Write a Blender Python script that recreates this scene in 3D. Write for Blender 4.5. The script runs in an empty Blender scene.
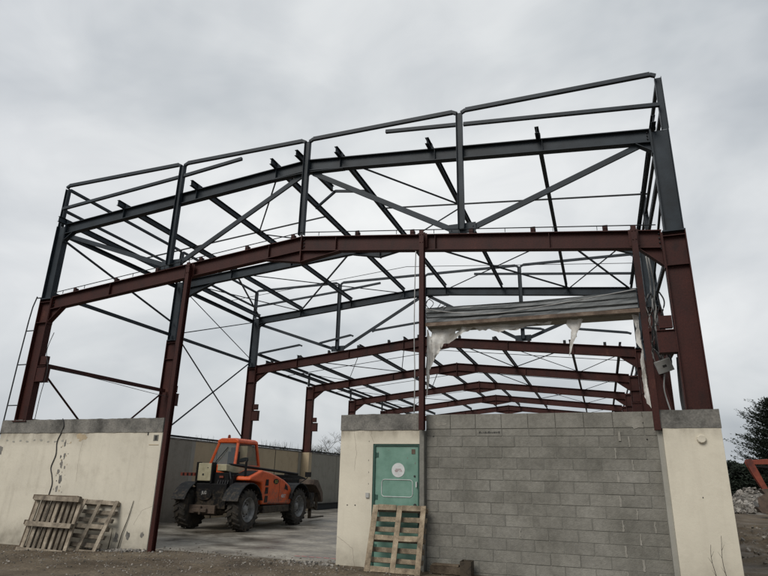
import bpy, math, random
from mathutils import Vector, Matrix, noise
R = math.radians
random.seed(7)
scn = bpy.context.scene
col = scn.collection

# ------------------------------------------------------------------ helpers
class MB:
    """collects shapes, then links them as ONE mesh object"""
    def __init__(s): s.v = []; s.f = []; s.c = []
    def add(s, vs, fs, c=0.5):
        o = len(s.v); s.v += [tuple(v) for v in vs]
        for f in fs: s.f.append(tuple(i + o for i in f)); s.c.append(c)
    def box(s, x0, x1, y0, y1, z0, z1, c=0.5):
        s.add([(x0,y0,z0),(x1,y0,z0),(x1,y1,z0),(x0,y1,z0),(x0,y0,z1),(x1,y0,z1),(x1,y1,z1),(x0,y1,z1)],
              [(0,3,2,1),(4,5,6,7),(0,1,5,4),(1,2,6,5),(2,3,7,6),(3,0,4,7)], c)
    def prof(s, p0, p1, pts, up=(0,0,1), c=0.5):
        p0 = Vector(p0); p1 = Vector(p1); d = (p1-p0).normalized(); u = Vector(up)
        u = (u - d*u.dot(d))
        if u.length < 1e-4: u = Vector((1,0,0)) - d*d.x
        u.normalize(); r = d.cross(u)
        n = len(pts); vs = [p0+r*a+u*b for a,b in pts]+[p1+r*a+u*b for a,b in pts]
        fs = [tuple(range(n-1,-1,-1)), tuple(range(n,2*n))]+[(i,(i+1)%n,n+(i+1)%n,n+i) for i in range(n)]
        s.add(vs, [tuple(reversed(f)) for f in fs], c)
    def ibeam(s, p0, p1, h, b, up=(0,0,1), tf=.014, tw=.010):
        H=h/2; B=b/2; t=tw/2
        s.prof(p0,p1,[(-B,-H),(B,-H),(B,-H+tf),(t,-H+tf),(t,H-tf),(B,H-tf),(B,H),(-B,H),(-B,H-tf),(-t,H-tf),(-t,-H+tf),(-B,-H+tf)],up)
    def cbeam(s, p0, p1, h, b, up=(0,0,1), t=.008):
        H=h/2; B=b/2
        s.prof(p0,p1,[(-B,-H),(B,-H),(B,-H+.02),(B-t,-H+.02),(B-t,-H+t),(-B+t,-H+t),(-B+t,H-t),(B-t,H-t),(B-t,H-.02),(B,H-.02),(B,H),(-B,H)],up)
    def tube4(s, p0, p1, w, h=None, up=(0,0,1)):
        h = h or w; s.prof(p0,p1,[(-w/2,-h/2),(w/2,-h/2),(w/2,h/2),(-w/2,h/2)],up)
    def angle(s, p0, p1, w, up=(0,0,1), t=.008):
        s.prof(p0,p1,[(0,0),(w,0),(w,t),(t,t),(t,w),(0,w)],up)
    def tube(s, pts, r, n=6, c=0.5, r1=None):
        pts=[Vector(p) for p in pts]; m=len(pts); vs=[]; fs=[]
        for i,p in enumerate(pts):
            d=(pts[min(i+1,m-1)]-pts[max(i-1,0)]).normalized()
            a=Vector((0,0,1)) if abs(d.z)<.9 else Vector((1,0,0))
            u=d.cross(a).normalized(); w=d.cross(u)
            rr = r if r1 is None else r+(r1-r)*i/(m-1)
            for k in range(n):
                t=2*math.pi*k/n; vs.append(p+u*math.cos(t)*rr+w*math.sin(t)*rr)
        for i in range(m-1):
            for k in range(n):
                fs.append((i*n+k,i*n+(k+1)%n,(i+1)*n+(k+1)%n,(i+1)*n+k))
        fs.append(tuple(range(n-1,-1,-1))); fs.append(tuple((m-1)*n+k for k in range(n)))
        s.add(vs,fs,c)
    def lathe(s, c0, axis, prof, n=32, cc=0.5):
        """prof: (along axis, radius)"""
        c0=Vector(c0); a=Vector(axis).normalized()
        u=a.orthogonal().normalized(); w=a.cross(u); vs=[]; fs=[]
        for h,r in prof:
            for k in range(n):
                t=2*math.pi*k/n; vs.append(c0+a*h+u*math.cos(t)*r+w*math.sin(t)*r)
        for i in range(len(prof)-1):
            for k in range(n): fs.append((i*n+k,(i+1)*n+k,(i+1)*n+(k+1)%n,i*n+(k+1)%n))
        fs.append(tuple(range(n))); fs.append(tuple((len(prof)-1)*n+k for k in range(n-1,-1,-1)))
        s.add(vs,fs,cc)
    def extr(s, pts, axis, a0, a1, c=0.5):
        """polygon in the two other axes, extruded along axis 0/1/2"""
        def mk(p,a):
            q=list(p); q.insert(axis,a); return q
        n=len(pts); vs=[mk(p,a0) for p in pts]+[mk(p,a1) for p in pts]
        s.add(vs,[tuple(range(n)),tuple(range(2*n-1,n-1,-1))]+[(i,n+i,n+(i+1)%n,(i+1)%n) for i in range(n)],c)
    def rock(s, x, y, z, r, c=0.5, flat=.7):
        q=[Vector((random.uniform(.7,1.2)*a,random.uniform(.7,1.2)*b,random.uniform(.7,1.2)*d*flat)) for a in(-1,1) for b in(-1,1) for d in(-1,1)]
        m=Matrix.Rotation(random.uniform(0,6.28),3,Vector((random.random()-.5,random.random()-.5,random.random()+.2)).normalized())
        vs=[m@(p*r*.6)+Vector((x,y,z)) for p in q]
        s.add(vs,[(0,1,3,2),(4,6,7,5),(0,4,5,1),(2,3,7,6),(0,2,6,4),(1,5,7,3)],c)
    def build(s, name, mat, parent=None, label=None, smooth=False, bevel=0, xf=None):
        me=bpy.data.meshes.new(name)
        vs=s.v if xf is None else [tuple(xf@Vector(v)) for v in s.v]
        me.from_pydata(vs,[],s.f); me.validate(); 
        at=me.attributes.new('tone','FLOAT','FACE')
        if len(me.polygons)==len(s.c): at.data.foreach_set('value',s.c)
        import bmesh
        bm=bmesh.new(); bm.from_mesh(me); bmesh.ops.recalc_face_normals(bm,faces=bm.faces[:]); bm.to_mesh(me); bm.free()
        if smooth: me.polygons.foreach_set('use_smooth',[True]*len(me.polygons))
        me.materials.append(mat); o=bpy.data.objects.new(name,me); col.objects.link(o)
        if parent is not None:
            o.parent=parent; top=parent
            o.matrix_parent_inverse=wm(parent).inverted()
        if bevel:
            b=o.modifiers.new('bevel','BEVEL'); b.width=bevel; b.segments=2; b.limit_method='ANGLE'; b.angle_limit=R(40)
        if label: o['label']=label
        return o
def wm(o):
    m=Matrix.LocRotScale(o.location,o.rotation_euler,o.scale)
    if o.parent: m=wm(o.parent)@o.matrix_parent_inverse@m
    return m
def thing(name,label,cat,loc=(0,0,0),group=None):
    o=bpy.data.objects.new(name,None); col.objects.link(o); o.location=loc; o.empty_display_size=.3
    o['label']=label; o['category']=cat
    if group: o['group']=group
    return o
def tag(o,label,cat,group=None,kind=None):
    o['label']=label; o['category']=cat
    if group: o['group']=group
    if kind: o['kind']=kind
    return o
def struct(o,label=None):
    o['kind']='structure'
    if label: o['label']=label
    return o

# ------------------------------------------------------------------ materials
def newmat(name):
    m=bpy.data.materials.new(name); m.use_nodes=True; nt=m.node_tree
    return m,nt,nt.nodes,nt.links,nt.nodes['Principled BSDF']
def mottled(name, cols, scale=3, detail=6, rough=.7, metal=0, bump=.1, bscale=30, tone=0, dist=.01, stops=None, rr=None, stretch=None, fine=0, spec=.5, mud=0):
    m,nt,N,L,b=newmat(name)
    tc=N.new('ShaderNodeTexCoord'); src=tc.outputs['Object']
    if stretch:
        mp=N.new('ShaderNodeMapping'); mp.inputs['Scale'].default_value=stretch; L.new(src,mp.inputs[0]); s2=mp.outputs[0]
    else: s2=src
    n=N.new('ShaderNodeTexNoise'); n.inputs['Scale'].default_value=scale; n.inputs['Detail'].default_value=detail; n.inputs['Roughness'].default_value=.62
    L.new(s2,n.inputs['Vector'])
    r=N.new('ShaderNodeValToRGB'); L.new(n.outputs['Fac'],r.inputs[0])
    k=len(cols); stops=stops or [.32+.36*i/(k-1) for i in range(k)]
    while len(r.color_ramp.elements)<k: r.color_ramp.elements.new(.5)
    for i,e in enumerate(r.color_ramp.elements): e.position=stops[i]; e.color=(*cols[i],1)
    out=r.outputs[0]
    if fine:
        n3=N.new('ShaderNodeTexNoise'); n3.inputs['Scale'].default_value=scale*14; n3.inputs['Detail'].default_value=4; L.new(src,n3.inputs['Vector'])
        mr=N.new('ShaderNodeMapRange'); L.new(n3.outputs['Fac'],mr.inputs[0]); mr.inputs[1].default_value=.3; mr.inputs[2].default_value=.7; mr.inputs[3].default_value=1-fine; mr.inputs[4].default_value=1+fine
        mx=N.new('ShaderNodeMix'); mx.data_type='RGBA'; mx.blend_type='MULTIPLY'; mx.inputs[0].default_value=1
        L.new(out,mx.inputs[6]); L.new(mr.outputs[0],mx.inputs[7]); out=mx.outputs[2]
    if tone:
        at=N.new('ShaderNodeAttribute'); at.attribute_name='tone'
        mr=N.new('ShaderNodeMapRange'); L.new(at.outputs['Fac'],mr.inputs[0]); mr.inputs[3].default_value=1-tone; mr.inputs[4].default_value=1+tone
        mx=N.new('ShaderNodeMix'); mx.data_type='RGBA'; mx.blend_type='MULTIPLY'; mx.inputs[0].default_value=1
        L.new(out,mx.inputs[6]); L.new(mr.outputs[0],mx.inputs[7]); out=mx.outputs[2]
    if mud:      # dried mud thrown up from the wheels
        sp=N.new('ShaderNodeSeparateXYZ'); L.new(src,sp.inputs[0])
        a=N.new('ShaderNodeMapRange'); L.new(sp.outputs[2],a.inputs[0]); a.inputs[1].default_value=1.9; a.inputs[2].default_value=.4; a.inputs[3].default_value=-.12; a.inputs[4].default_value=.22
        nn_=N.new('ShaderNodeTexNoise'); nn_.inputs['Scale'].default_value=7; nn_.inputs['Detail'].default_value=9; nn_.inputs['Roughness'].default_value=.75; L.new(src,nn_.inputs['Vector'])
        ad=N.new('ShaderNodeMath'); ad.operation='ADD'; L.new(nn_.outputs['Fac'],ad.inputs[0]); L.new(a.outputs[0],ad.inputs[1])
        q=N.new('ShaderNodeMapRange'); L.new(ad.outputs[0],q.inputs[0]); q.inputs[1].default_value=.55; q.inputs[2].default_value=.72; q.inputs[4].default_value=mud
        mx=N.new('ShaderNodeMix'); mx.data_type='RGBA'; L.new(q.outputs[0],mx.inputs[0]); L.new(out,mx.inputs[6]); mx.inputs[7].default_value=(.11,.085,.058,1); out=mx.outputs[2]
    L.new(out,b.inputs['Base Color']); b.inputs['Roughness'].default_value=rough; b.inputs['Metallic'].default_value=metal
    b.inputs['Specular IOR Level'].default_value=spec
    if rr:
        m2=N.new('ShaderNodeMapRange'); L.new(n.outputs['Fac'],m2.inputs[0]); m2.inputs[1].default_value=.35; m2.inputs[2].default_value=.65
        m2.inputs[3].default_value=rr[0]; m2.inputs[4].default_value=rr[1]; L.new(m2.outputs[0],b.inputs['Roughness'])
    if bump:
        n2=N.new('ShaderNodeTexNoise'); n2.inputs['Scale'].default_value=bscale; n2.inputs['Detail'].default_value=5; L.new(src,n2.inputs['Vector'])
        bp=N.new('ShaderNodeBump'); bp.inputs['Strength'].default_value=bump; bp.inputs['Distance'].default_value=dist
        L.new(n2.outputs['Fac'],bp.inputs['Height']); L.new(bp.outputs[0],b.inputs['Normal'])
    return m
RED=mottled('red_oxide_steel',[(.010,.004,.003),(.032,.0068,.0045),(.044,.0092,.006),(.085,.030,.019)],2.5,8,.62,spec=.28,bump=.15,bscale=25,stops=[.25,.42,.62,.76],stretch=(1,1,.6),fine=.25)
GREY=mottled('slate_painted_steel',[(.010,.0145,.019),(.017,.025,.033),(.027,.038,.048)],2,6,.55,spec=.3,bump=.08,bscale=30)
DARKGREY=mottled('dark_galvanised_steel',[(.008,.010,.012),(.014,.018,.021)],3,6,.6,spec=.3,bump=.05)
def wallmat(name, base, stain, amount=.35, zdark=None, streak=True):
    m,nt,N,L,b=newmat(name)
    tc=N.new('ShaderNodeTexCoord'); O=tc.outputs['Object']
    def noi(sc,det,st=None,ro=.6):
        v=O
        if st:
            mp=N.new('ShaderNodeMapping'); mp.inputs['Scale'].default_value=st; L.new(O,mp.inputs[0]); v=mp.outputs[0]
        n=N.new('ShaderNodeTexNoise'); n.inputs['Scale'].default_value=sc; n.inputs['Detail'].default_value=det; n.inputs['Roughness'].default_value=ro; L.new(v,n.inputs['Vector']); return n.outputs['Fac']
    def mr(f,a,b_,c,d):
        q=N.new('ShaderNodeMapRange'); L.new(f,q.inputs[0]); 
        for i,v in enumerate((a,b_,c,d)): q.inputs[i+1].default_value=v
        return q.outputs[0]
    def mix(f,a,b_,mode='MIX'):
        q=N.new('ShaderNodeMix'); q.data_type='RGBA'; q.blend_type=mode
        if isinstance(f,float): q.inputs[0].default_value=f
        else: L.new(f,q.inputs[0])
        for sock,v in ((q.inputs[6],a),(q.inputs[7],b_)):
            if isinstance(v,tuple): sock.default_value=(*v,1)
            else: L.new(v,sock)
        return q.outputs[2]
    def mul(a,b_):
        q=N.new('ShaderNodeMath'); q.operation='MULTIPLY'
        for i,v in enumerate((a,b_)):
            if isinstance(v,float): q.inputs[i].default_value=v
            else: L.new(v,q.inputs[i])
        q.use_clamp=True; return q.outputs[0]
    c=mix(mr(noi(.8,5),.3,.7,0,1),base,tuple(v*.84 for v in base))
    c=mix(mul(mr(noi(2.2,8,None,.7),.5,.75,0,1),float(amount)),c,stain)
    if streak: c=mix(mul(mr(noi(3,6,(2.2,2.2,.22)),.52,.8,0,1),amount*.8),c,stain)
    sp=N.new('ShaderNodeSeparateXYZ'); L.new(O,sp.inputs[0])
    # splash zone at the foot of the wall
    foot=mul(mr(sp.outputs[2],.55,-.05,0,1),mr(noi(3.5,6),.3,.7,.35,1.1))
    c=mix(mul(foot,.75),c,tuple(v*.55 for v in stain))
    if zdark:
        head=mul(mr(sp.outputs[2],zdark[0],zdark[1],0,1),mr(noi(2.6,6,(1,1,.5)),.35,.6,0,1))
        if len(zdark)>2: head=mul(head,mr(sp.outputs[0],zdark[2],zdark[2]-.5,0,1))
        c=mix(mul(head,.85),c,tuple(v*.8 for v in stain))
    sp2=mr(noi(60,3),.66,.72,0,1)
    c=mix(mul(sp2,.35),c,tuple(v*.4 for v in stain))
    L.new(c,b.inputs['Base Color']); b.inputs['Roughness'].default_value=.88; b.inputs['Specular IOR Level'].default_value=.25
    bp=N.new('ShaderNodeBump'); bp.inputs['Strength'].default_value=.35; bp.inputs['Distance'].default_value=.012; L.new(noi(14,9,None,.7),bp.inputs['Height']); L.new(bp.outputs[0],b.inputs['Normal'])
    return m
CREAM=wallmat('cream_render',(.67,.62,.505),(.34,.30,.235),.22,(2.3,2.5))
CREAML=wallmat('weathered_cream_render',(.65,.605,.50),(.31,.275,.215),.4,(2.2,2.5,2.9))
BAND=mottled('stained_concrete_band',[(.05,.048,.043),(.135,.13,.118),(.20,.19,.17),(.27,.26,.235)],2.2,9,.9,bump=.5,bscale=18,stops=[.3,.45,.58,.75],fine=.2,spec=.2,dist=.015)
BLOCK=mottled('concrete_block',[(.145,.139,.120),(.195,.187,.163),(.235,.226,.20)],1.3,8,.93,bump=.7,bscale=55,tone=.13,fine=.12,spec=.15)
MORTAR=mottled('grey_mortar',[(.14,.135,.12),(.21,.205,.18)],6,6,.95,bump=.5,bscale=40,spec=.15)
LMORT=mottled('pale_mortar',[(.20,.19,.165),(.30,.285,.25)],6,6,.95,bump=.5,bscale=40,spec=.15)
SIDEG=wallmat('grey_wall_panel',(.30,.285,.24),(.15,.135,.11),.6)
SIDET=wallmat('tan_wall_panel',(.47,.38,.255),(.27,.21,.14),.5)
SIDEW=wallmat('whitish_joint',(.34,.33,.29),(.2,.19,.16),.4)
WOOD=mottled('weathered_pallet_wood',[(.10,.083,.064),(.20,.168,.128),(.31,.268,.21)],5,8,.85,bump=.5,bscale=30,tone=.38,stretch=(1,1,1),fine=.22,spec=.2)
WOODD=mottled('dark_pallet_wood',[(.05,.036,.025),(.095,.072,.05),(.15,.118,.085)],5,8,.85,bump=.5,bscale=30,tone=.3,fine=.22,spec=.2)
WOOD2=mottled('brown_pallet_wood',[(.10,.078,.054),(.215,.17,.118),(.32,.265,.19)],5,8,.85,bump=.5,bscale=30,tone=.34,fine=.22,spec=.2)
DOORG=mottled('green_door_paint',[(.095,.19,.145),(.13,.25,.195),(.17,.29,.235)],3,6,.55,bump=.06)
DOORF=mottled('dark_green_frame_paint',[(.015,.055,.04),(.025,.08,.06)],4,5,.6)
WHITE=mottled('off_white_paint',[(.45,.46,.45),(.62,.63,.62)],6,5,.6)
DGLYPH=mottled('dark_red_print',[(.16,.05,.05),(.22,.09,.09)],20,3,.7)
INK=mottled('black_ink',[(.015,.015,.014),(.04,.04,.036)],20,3,.8)
ORANGE=mottled('orange_machine_paint',[(.34,.045,.006),(.60,.084,.010),(.66,.108,.018)],4,8,.45,mud=.8,bump=.05,stops=[.25,.5,.75],fine=.08)
ORANGE2=mottled('rusty_orange_paint',[(.06,.013,.008),(.15,.026,.012),(.22,.045,.020)],2,8,.6,bump=.05)
BLACK=mottled('black_machine_plastic',[(.004,.004,.004),(.008,.008,.009)],5,5,.6,spec=.2,mud=.5)
FENDER=mottled('dusty_fender_plastic',[(.007,.008,.009),(.014,.016,.018)],4,5,.65,spec=.25,mud=.6)
MBEIGE=mottled('beige_machine_paint',[(.30,.27,.17),(.46,.42,.28)],5,7,.6)
TYRE=mottled('muddy_tyre_rubber',[(.012,.011,.010),(.028,.024,.019),(.085,.066,.046)],6,8,.9,bump=.4,stops=[.3,.5,.78])
RIM=mottled('silver_wheel_rim',[(.10,.10,.097),(.30,.30,.29)],5,7,.45,metal=.3)
IRON=mottled('muddy_bucket_iron',[(.05,.035,.026),(.12,.085,.06)],5,7,.75)
RUBBER=mottled('black_cable_rubber',[(.010,.010,.011),(.02,.02,.021)],5,3,.6)
PALECABLE=mottled('pale_grey_cable',[(.22,.22,.21),(.38,.38,.37)],5,3,.6)
SHEET=mottled('grey_ribbed_sheet',[(.05,.057,.060),(.095,.104,.107),(.15,.16,.16)],2.5,7,.5,bump=.1,stretch=(.4,1,1))
RUSTED=mottled('rusty_brown_steel',[(.06,.040,.028),(.12,.082,.058),(.22,.17,.13)],4,8,.8,bump=.3)
BOXG=mottled('light_grey_plastic',[(.30,.30,.28),(.42,.42,.40)],6,5,.5)
ROCKM=mottled('broken_concrete',[(.11,.10,.085),(.20,.185,.165),(.31,.295,.265)],3,6,.95,bump=.5,tone=.5,spec=.2)
STONE=mottled('gravel_stone',[(.08,.07,.055),(.17,.15,.125),(.30,.28,.25)],3,6,.95,bump=.4,tone=.5,spec=.2)
BARK=mottled('bare_bark',[(.035,.030,.025),(.075,.066,.055)],6,6,.95,bump=.3,spec=.2)
TWIG=mottled('grey_twig',[(.10,.095,.085),(.16,.15,.135)],4,4,.95,spec=.2,bump=0)
YEL=mottled('yellow_print',[(.28,.25,.06),(.36,.32,.09)],6,3,.6)
PINK=mottled('pink_marking_spray',[(.45,.16,.15),(.55,.28,.26)],9,5,.9)
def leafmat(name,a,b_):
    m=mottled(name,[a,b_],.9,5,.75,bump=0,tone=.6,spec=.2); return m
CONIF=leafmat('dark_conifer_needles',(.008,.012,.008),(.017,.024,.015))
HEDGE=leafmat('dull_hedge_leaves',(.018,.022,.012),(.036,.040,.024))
def membrane():
    m,nt,N,L,b=newmat('torn_white_membrane')
    tc=N.new('ShaderNodeTexCoord'); n=N.new('ShaderNodeTexNoise'); n.inputs['Scale'].default_value=6; n.inputs['Detail'].default_value=8; L.new(tc.outputs['Object'],n.inputs['Vector'])
    r=N.new('ShaderNodeValToRGB'); L.new(n.outputs['Fac'],r.inputs[0]); r.color_ramp.elements[0].position=.35; r.color_ramp.elements[0].color=(.62,.59,.54,1); r.color_ramp.elements[1].position=.62; r.color_ramp.elements[1].color=(.82,.81,.77,1)
    L.new(r.outputs[0],b.inputs['Base Color']); b.inputs['Roughness'].default_value=.85
    wv=N.new('ShaderNodeTexNoise'); wv.inputs['Scale'].default_value=5; wv.inputs['Detail'].default_value=4; wv.inputs['Distortion'].default_value=1.2; L.new(tc.outputs['Object'],wv.inputs['Vector'])
    bp=N.new('ShaderNodeBump'); bp.inputs['Strength'].default_value=.6; bp.inputs['Distance'].default_value=.04; L.new(wv.outputs['Fac'],bp.inputs['Height']); L.new(bp.outputs[0],b.inputs['Normal'])
    t=N.new('ShaderNodeBsdfTranslucent'); L.new(r.outputs[0],t.inputs[0]); mx=N.new('ShaderNodeMixShader'); mx.inputs[0].default_value=.3
    L.new(b.outputs[0],mx.inputs[1]); L.new(t.outputs[0],mx.inputs[2]); L.new(mx.outputs[0],N['Material Output'].inputs[0])
    return m
MEMB=membrane()
def glass():
    m,nt,N,L,b=newmat('dusty_cab_glass')
    g=N.new('ShaderNodeBsdfGlossy'); g.inputs['Roughness'].default_value=.08; g.inputs[0].default_value=(.8,.85,.85,1)
    t=N.new('ShaderNodeBsdfTransparent'); t.inputs[0].default_value=(.80,.84,.85,1)
    d=N.new('ShaderNodeBsdfDiffuse'); d.inputs[0].default_value=(.25,.26,.25,1)
    a=N.new('ShaderNodeMixShader'); a.inputs[0].default_value=.13; L.new(t.outputs[0],a.inputs[1]); L.new(g.outputs[0],a.inputs[2])
    c=N.new('ShaderNodeMixShader'); c.inputs[0].default_value=.10; L.new(a.outputs[0],c.inputs[1]); L.new(d.outputs[0],c.inputs[2])
    L.new(c.outputs[0],N['Material Output'].inputs[0]); return m
GLASS=glass()
def groundmat():
    m,nt,N,L,b=newmat('muddy_ground')
    tc=N.new('ShaderNodeTexCoord'); O=tc.outputs['Object']
    def noi(sc,det,ro=.6,st=None):
        v=O
        if st:
            mp=N.new('ShaderNodeMapping'); mp.inputs['Scale'].default_value=st; L.new(O,mp.inputs[0]); v=mp.outputs[0]
        n=N.new('ShaderNodeTexNoise'); n.inputs['Scale'].default_value=sc; n.inputs['Detail'].default_value=det; n.inputs['Roughness'].default_value=ro; L.new(v,n.inputs['Vector']); return n.outputs['Fac']
    def ramp(f,ps):
        r=N.new('ShaderNodeValToRGB'); L.new(f,r.inputs[0])
        while len(r.color_ramp.elements)<len(ps): r.color_ramp.elements.new(.5)
        for e,(p,c) in zip(r.color_ramp.elements,ps): e.position=p; e.color=(*c,1)
        return r.outputs[0]
    def mix(f,a,b_,mode='MIX'):
        q=N.new('ShaderNodeMix'); q.data_type='RGBA'; q.blend_type=mode
        if isinstance(f,float): q.inputs[0].default_value=f
        else: L.new(f,q.inputs[0])
        L.new(a,q.inputs[6])
        if isinstance(b_,tuple): q.inputs[7].default_value=(*b_,1)
        else: L.new(b_,q.inputs[7])
        return q.outputs[2]
    big=ramp(noi(.6,9,.68),[(.3,(.045,.032,.019)),(.45,(.090,.067,.043)),(.58,(.135,.105,.070)),(.72,(.21,.175,.125))])
    fine=ramp(noi(16,9,.75),[(.3,(.45,.45,.45)),(.5,(.95,.95,.95)),(.7,(1.6,1.6,1.6))])
    c=mix(1.0,big,fine,'MULTIPLY')
    v=N.new('ShaderNodeTexVoronoi'); v.inputs['Scale'].default_value=22; L.new(O,v.inputs['Vector'])
    peb=ramp(v.outputs['Distance'],[(.12,(1,1,1)),(.2,(0,0,0))])
    sel=ramp(noi(1.3,6),[(.5,(0,0,0)),(.62,(.7,.7,.7))])
    q=mix(1.0,peb,sel,'MULTIPLY')
    c=mix(q,c,(.27,.25,.215))
    L.new(c,b.inputs['Base Color']); b.inputs['Specular IOR Level'].default_value=.3
    rr=N.new('ShaderNodeMapRange'); L.new(noi(.7,5),rr.inputs[0]); rr.inputs[1].default_value=.35; rr.inputs[2].default_value=.6; rr.inputs[3].default_value=.55; rr.inputs[4].default_value=.95; L.new(rr.outputs[0],b.inputs['Roughness'])
    bp=N.new('ShaderNodeBump'); bp.inputs['Strength'].default_value=.9; bp.inputs['Distance'].default_value=.05; L.new(noi(9,10,.72),bp.inputs['Height']); L.new(bp.outputs[0],b.inputs['Normal'])
    return m
GROUND=groundmat()
SLAB=mottled('wet_dirty_slab',[(.065,.055,.042),(.14,.123,.098),(.24,.218,.18),(.36,.335,.285)],.75,11,.6,bump=.35,bscale=12,stops=[.36,.46,.55,.68],rr=(.25,.85),stretch=(.9,1.1,1),fine=.25)

# ------------------------------------------------------------------ camera
f,yaw,pit,rol=577.0478,.3544,.3193,.0227
CX,CY=14.5256,-11.3413
cy_,sy_=math.cos(yaw),math.sin(yaw)
fw=Vector((-sy_*math.cos(pit),cy_*math.cos(pit),math.sin(pit))); r=Vector((cy_,sy_,0)); u=r.cross(fw)
r2=r*math.cos(rol)+u*math.sin(rol); u2=-r*math.sin(rol)+u*math.cos(rol)
cam=bpy.data.cameras.new('camera'); co=bpy.data.objects.new('camera',cam); col.objects.link(co)
m=Matrix(((r2.x,u2.x,-fw.x,CX),(r2.y,u2.y,-fw.y,CY),(r2.z,u2.z,-fw.z,1.6),(0,0,0,1)))
co.matrix_world=m; cam.sensor_fit='HORIZONTAL'; cam.sensor_width=36; cam.lens=f*36/768; cam.clip_end=3000; cam.clip_start=.05
scn.camera=co

# ------------------------------------------------------------------ world, sun
SE,SR=R(42),R(200)
w=bpy.data.worlds.new('World'); scn.world=w; w.use_nodes=True; N=w.node_tree.nodes; L=w.node_tree.links; bg=N['Background']
sky=N.new('ShaderNodeTexSky'); sky.sky_type='NISHITA'; sky.sun_disc=False; sky.sun_elevation=SE; sky.sun_rotation=SR; sky.dust_density=3; sky.air_density=1.5
tc=N.new('ShaderNodeTexCoord')
def wn(sc,det,st,ro=.55,dis=0):
    mp=N.new('ShaderNodeMapping'); mp.inputs['Scale'].default_value=st; mp.inputs['Location'].default_value=(3.1,1.7,.4); L.new(tc.outputs['Generated'],mp.inputs[0])
    n=N.new('ShaderNodeTexNoise'); n.inputs['Scale'].default_value=sc; n.inputs['Detail'].default_value=det; n.inputs['Roughness'].default_value=ro; n.inputs['Distortion'].default_value=dis; L.new(mp.outputs[0],n.inputs['Vector']); return n.outputs['Fac']
def wramp(fac,ps):
    rr=N.new('ShaderNodeValToRGB'); L.new(fac,rr.inputs[0])
    while len(rr.color_ramp.elements)<len(ps): rr.color_ramp.elements.new(.5)
    for e,(p,c) in zip(rr.color_ramp.elements,ps): e.position=p; e.color=(*c,1)
    return rr.outputs[0]
def wmix(fac,a,b_,mode='MIX'):
    q=N.new('ShaderNodeMix'); q.data_type='RGBA'; q.blend_type=mode
    if isinstance(fac,float): q.inputs[0].default_value=fac
    else: L.new(fac,q.inputs[0])
    for sck,v in ((q.inputs[6],a),(q.inputs[7],b_)):
        if isinstance(v,tuple): sck.default_value=(*v,1)
        else: L.new(v,sck)
    return q.outputs[2]
cl=wramp(wn(1.5,5,(1,1,1.7),.5,.5),[(.36,(.39,.42,.46)),(.46,(.56,.59,.62)),(.55,(.70,.72,.74)),(.66,(.83,.84,.85))])
det=wramp(wn(4.5,6,(1,1,2.0),.55,.6),[(.3,(.90,.91,.92)),(.7,(1.07,1.07,1.06))])
cl=wmix(1.0,cl,det,'MULTIPLY')
# brighter towards the building, darker to the left and the right
dt=N.new('ShaderNodeVectorMath'); dt.operation='DOT_PRODUCT'; L.new(tc.outputs['Generated'],dt.inputs[0]); dt.inputs[1].default_value=Vector((-.28,.9,.42)).normalized()
br=wramp(dt.outputs['Value'],[(.0,(.74,.76,.79)),(.72,(.80,.82,.85)),(.88,(1.0,1.0,1.0)),(1,(1.06,1.06,1.05))])
cl=wmix(1.0,cl,br,'MULTIPLY')
sc_=N.new('ShaderNodeVectorMath'); sc_.operation='SCALE'; L.new(cl,sc_.inputs[0]); sc_.inputs['Scale'].default_value=10*1.02
fin=wmix(.06,sc_.outputs[0],sky.outputs[0])
L.new(fin,bg.inputs[0]); bg.inputs[1].default_value=.1
sd=bpy.data.lights.new('sun','SUN'); sd.energy=2.3; sd.angle=R(32); sd.color=(1,.96,.9)
so=bpy.data.objects.new('sun',sd); col.objects.link(so)
sdir=Vector((math.sin(SR)*math.cos(SE)*-1*-1, math.cos(SR)*math.cos(SE), math.sin(SE)))  # direction towards the sun
so.rotation_euler=(-sdir).to_track_quat('-Z','Y').to_euler()
scn.view_settings.view_transform='Standard'; scn.view_settings.look='None'; scn.view_settings.exposure=0

# ------------------------------------------------------------------ ground
def smooth(a,b,x):
    t=max(0,min(1,(x-a)/(b-a))); return t*t*(3-2*t)
def gz(x,y):
    z=-.11*(1-smooth(.5,6,x))*(1-smooth(0,1,y))
    inside = -.2<x<16.5 and .2<y<35
    if inside: return -.06
    n=noise.fractal(Vector((x*.9,y*.9,0)),1,2,4)*.022+noise.fractal(Vector((x*.3,y*.3,5)),1,2,3)*.03
    if y<-.02: n=n*smooth(0,-1.2,y)
    z+=n-.01
    for yr in (-1.55,-3.1): z-=.035*math.exp(-((y-yr-.12*math.sin(x*.5))/.16)**2)*(.6+.4*noise.noise(Vector((x,yr,0)))); z+=.02*math.exp(-((y-yr-.3-.12*math.sin(x*.5))/.12)**2)
    # churned mud heaps right of the building
    mm=smooth(17,18.2,x)*smooth(1,3,y)*(1-smooth(16,22,y))*(1-smooth(34,42,x))
    z+=mm*(.30*abs(noise.fractal(Vector((x*.7,y*.7,3)),1,2,5))+.05*noise.fractal(Vector((x*2.6,y*2.6,1)),1,2,3))
    if y>60 or x<-30: z-=.0
    return z
def axis(lo,hi,step,far):
    a=[]; x=lo
    while x<hi: a.append(x); x+=step
    a.append(hi); s=step; x=hi
    while x<far: s*=1.35; x+=s; a.append(x)
    s=step; x=lo
    while x>-far: s*=1.35; x-=s; a.insert(0,x)
    return a
xs=axis(-6,32,.16,1500); ys=axis(-9,24,.16,1500)
g=MB(); nx=len(xs)
g.v=[(x,y,gz(x,y)) for y in ys for x in xs]
for j in range(len(ys)-1):
    for i in range(nx-1):
        a=j*nx+i; g.f.append((a,a+1,a+1+nx,a+nx))
g.c=[.5]*len(g.f)
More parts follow.
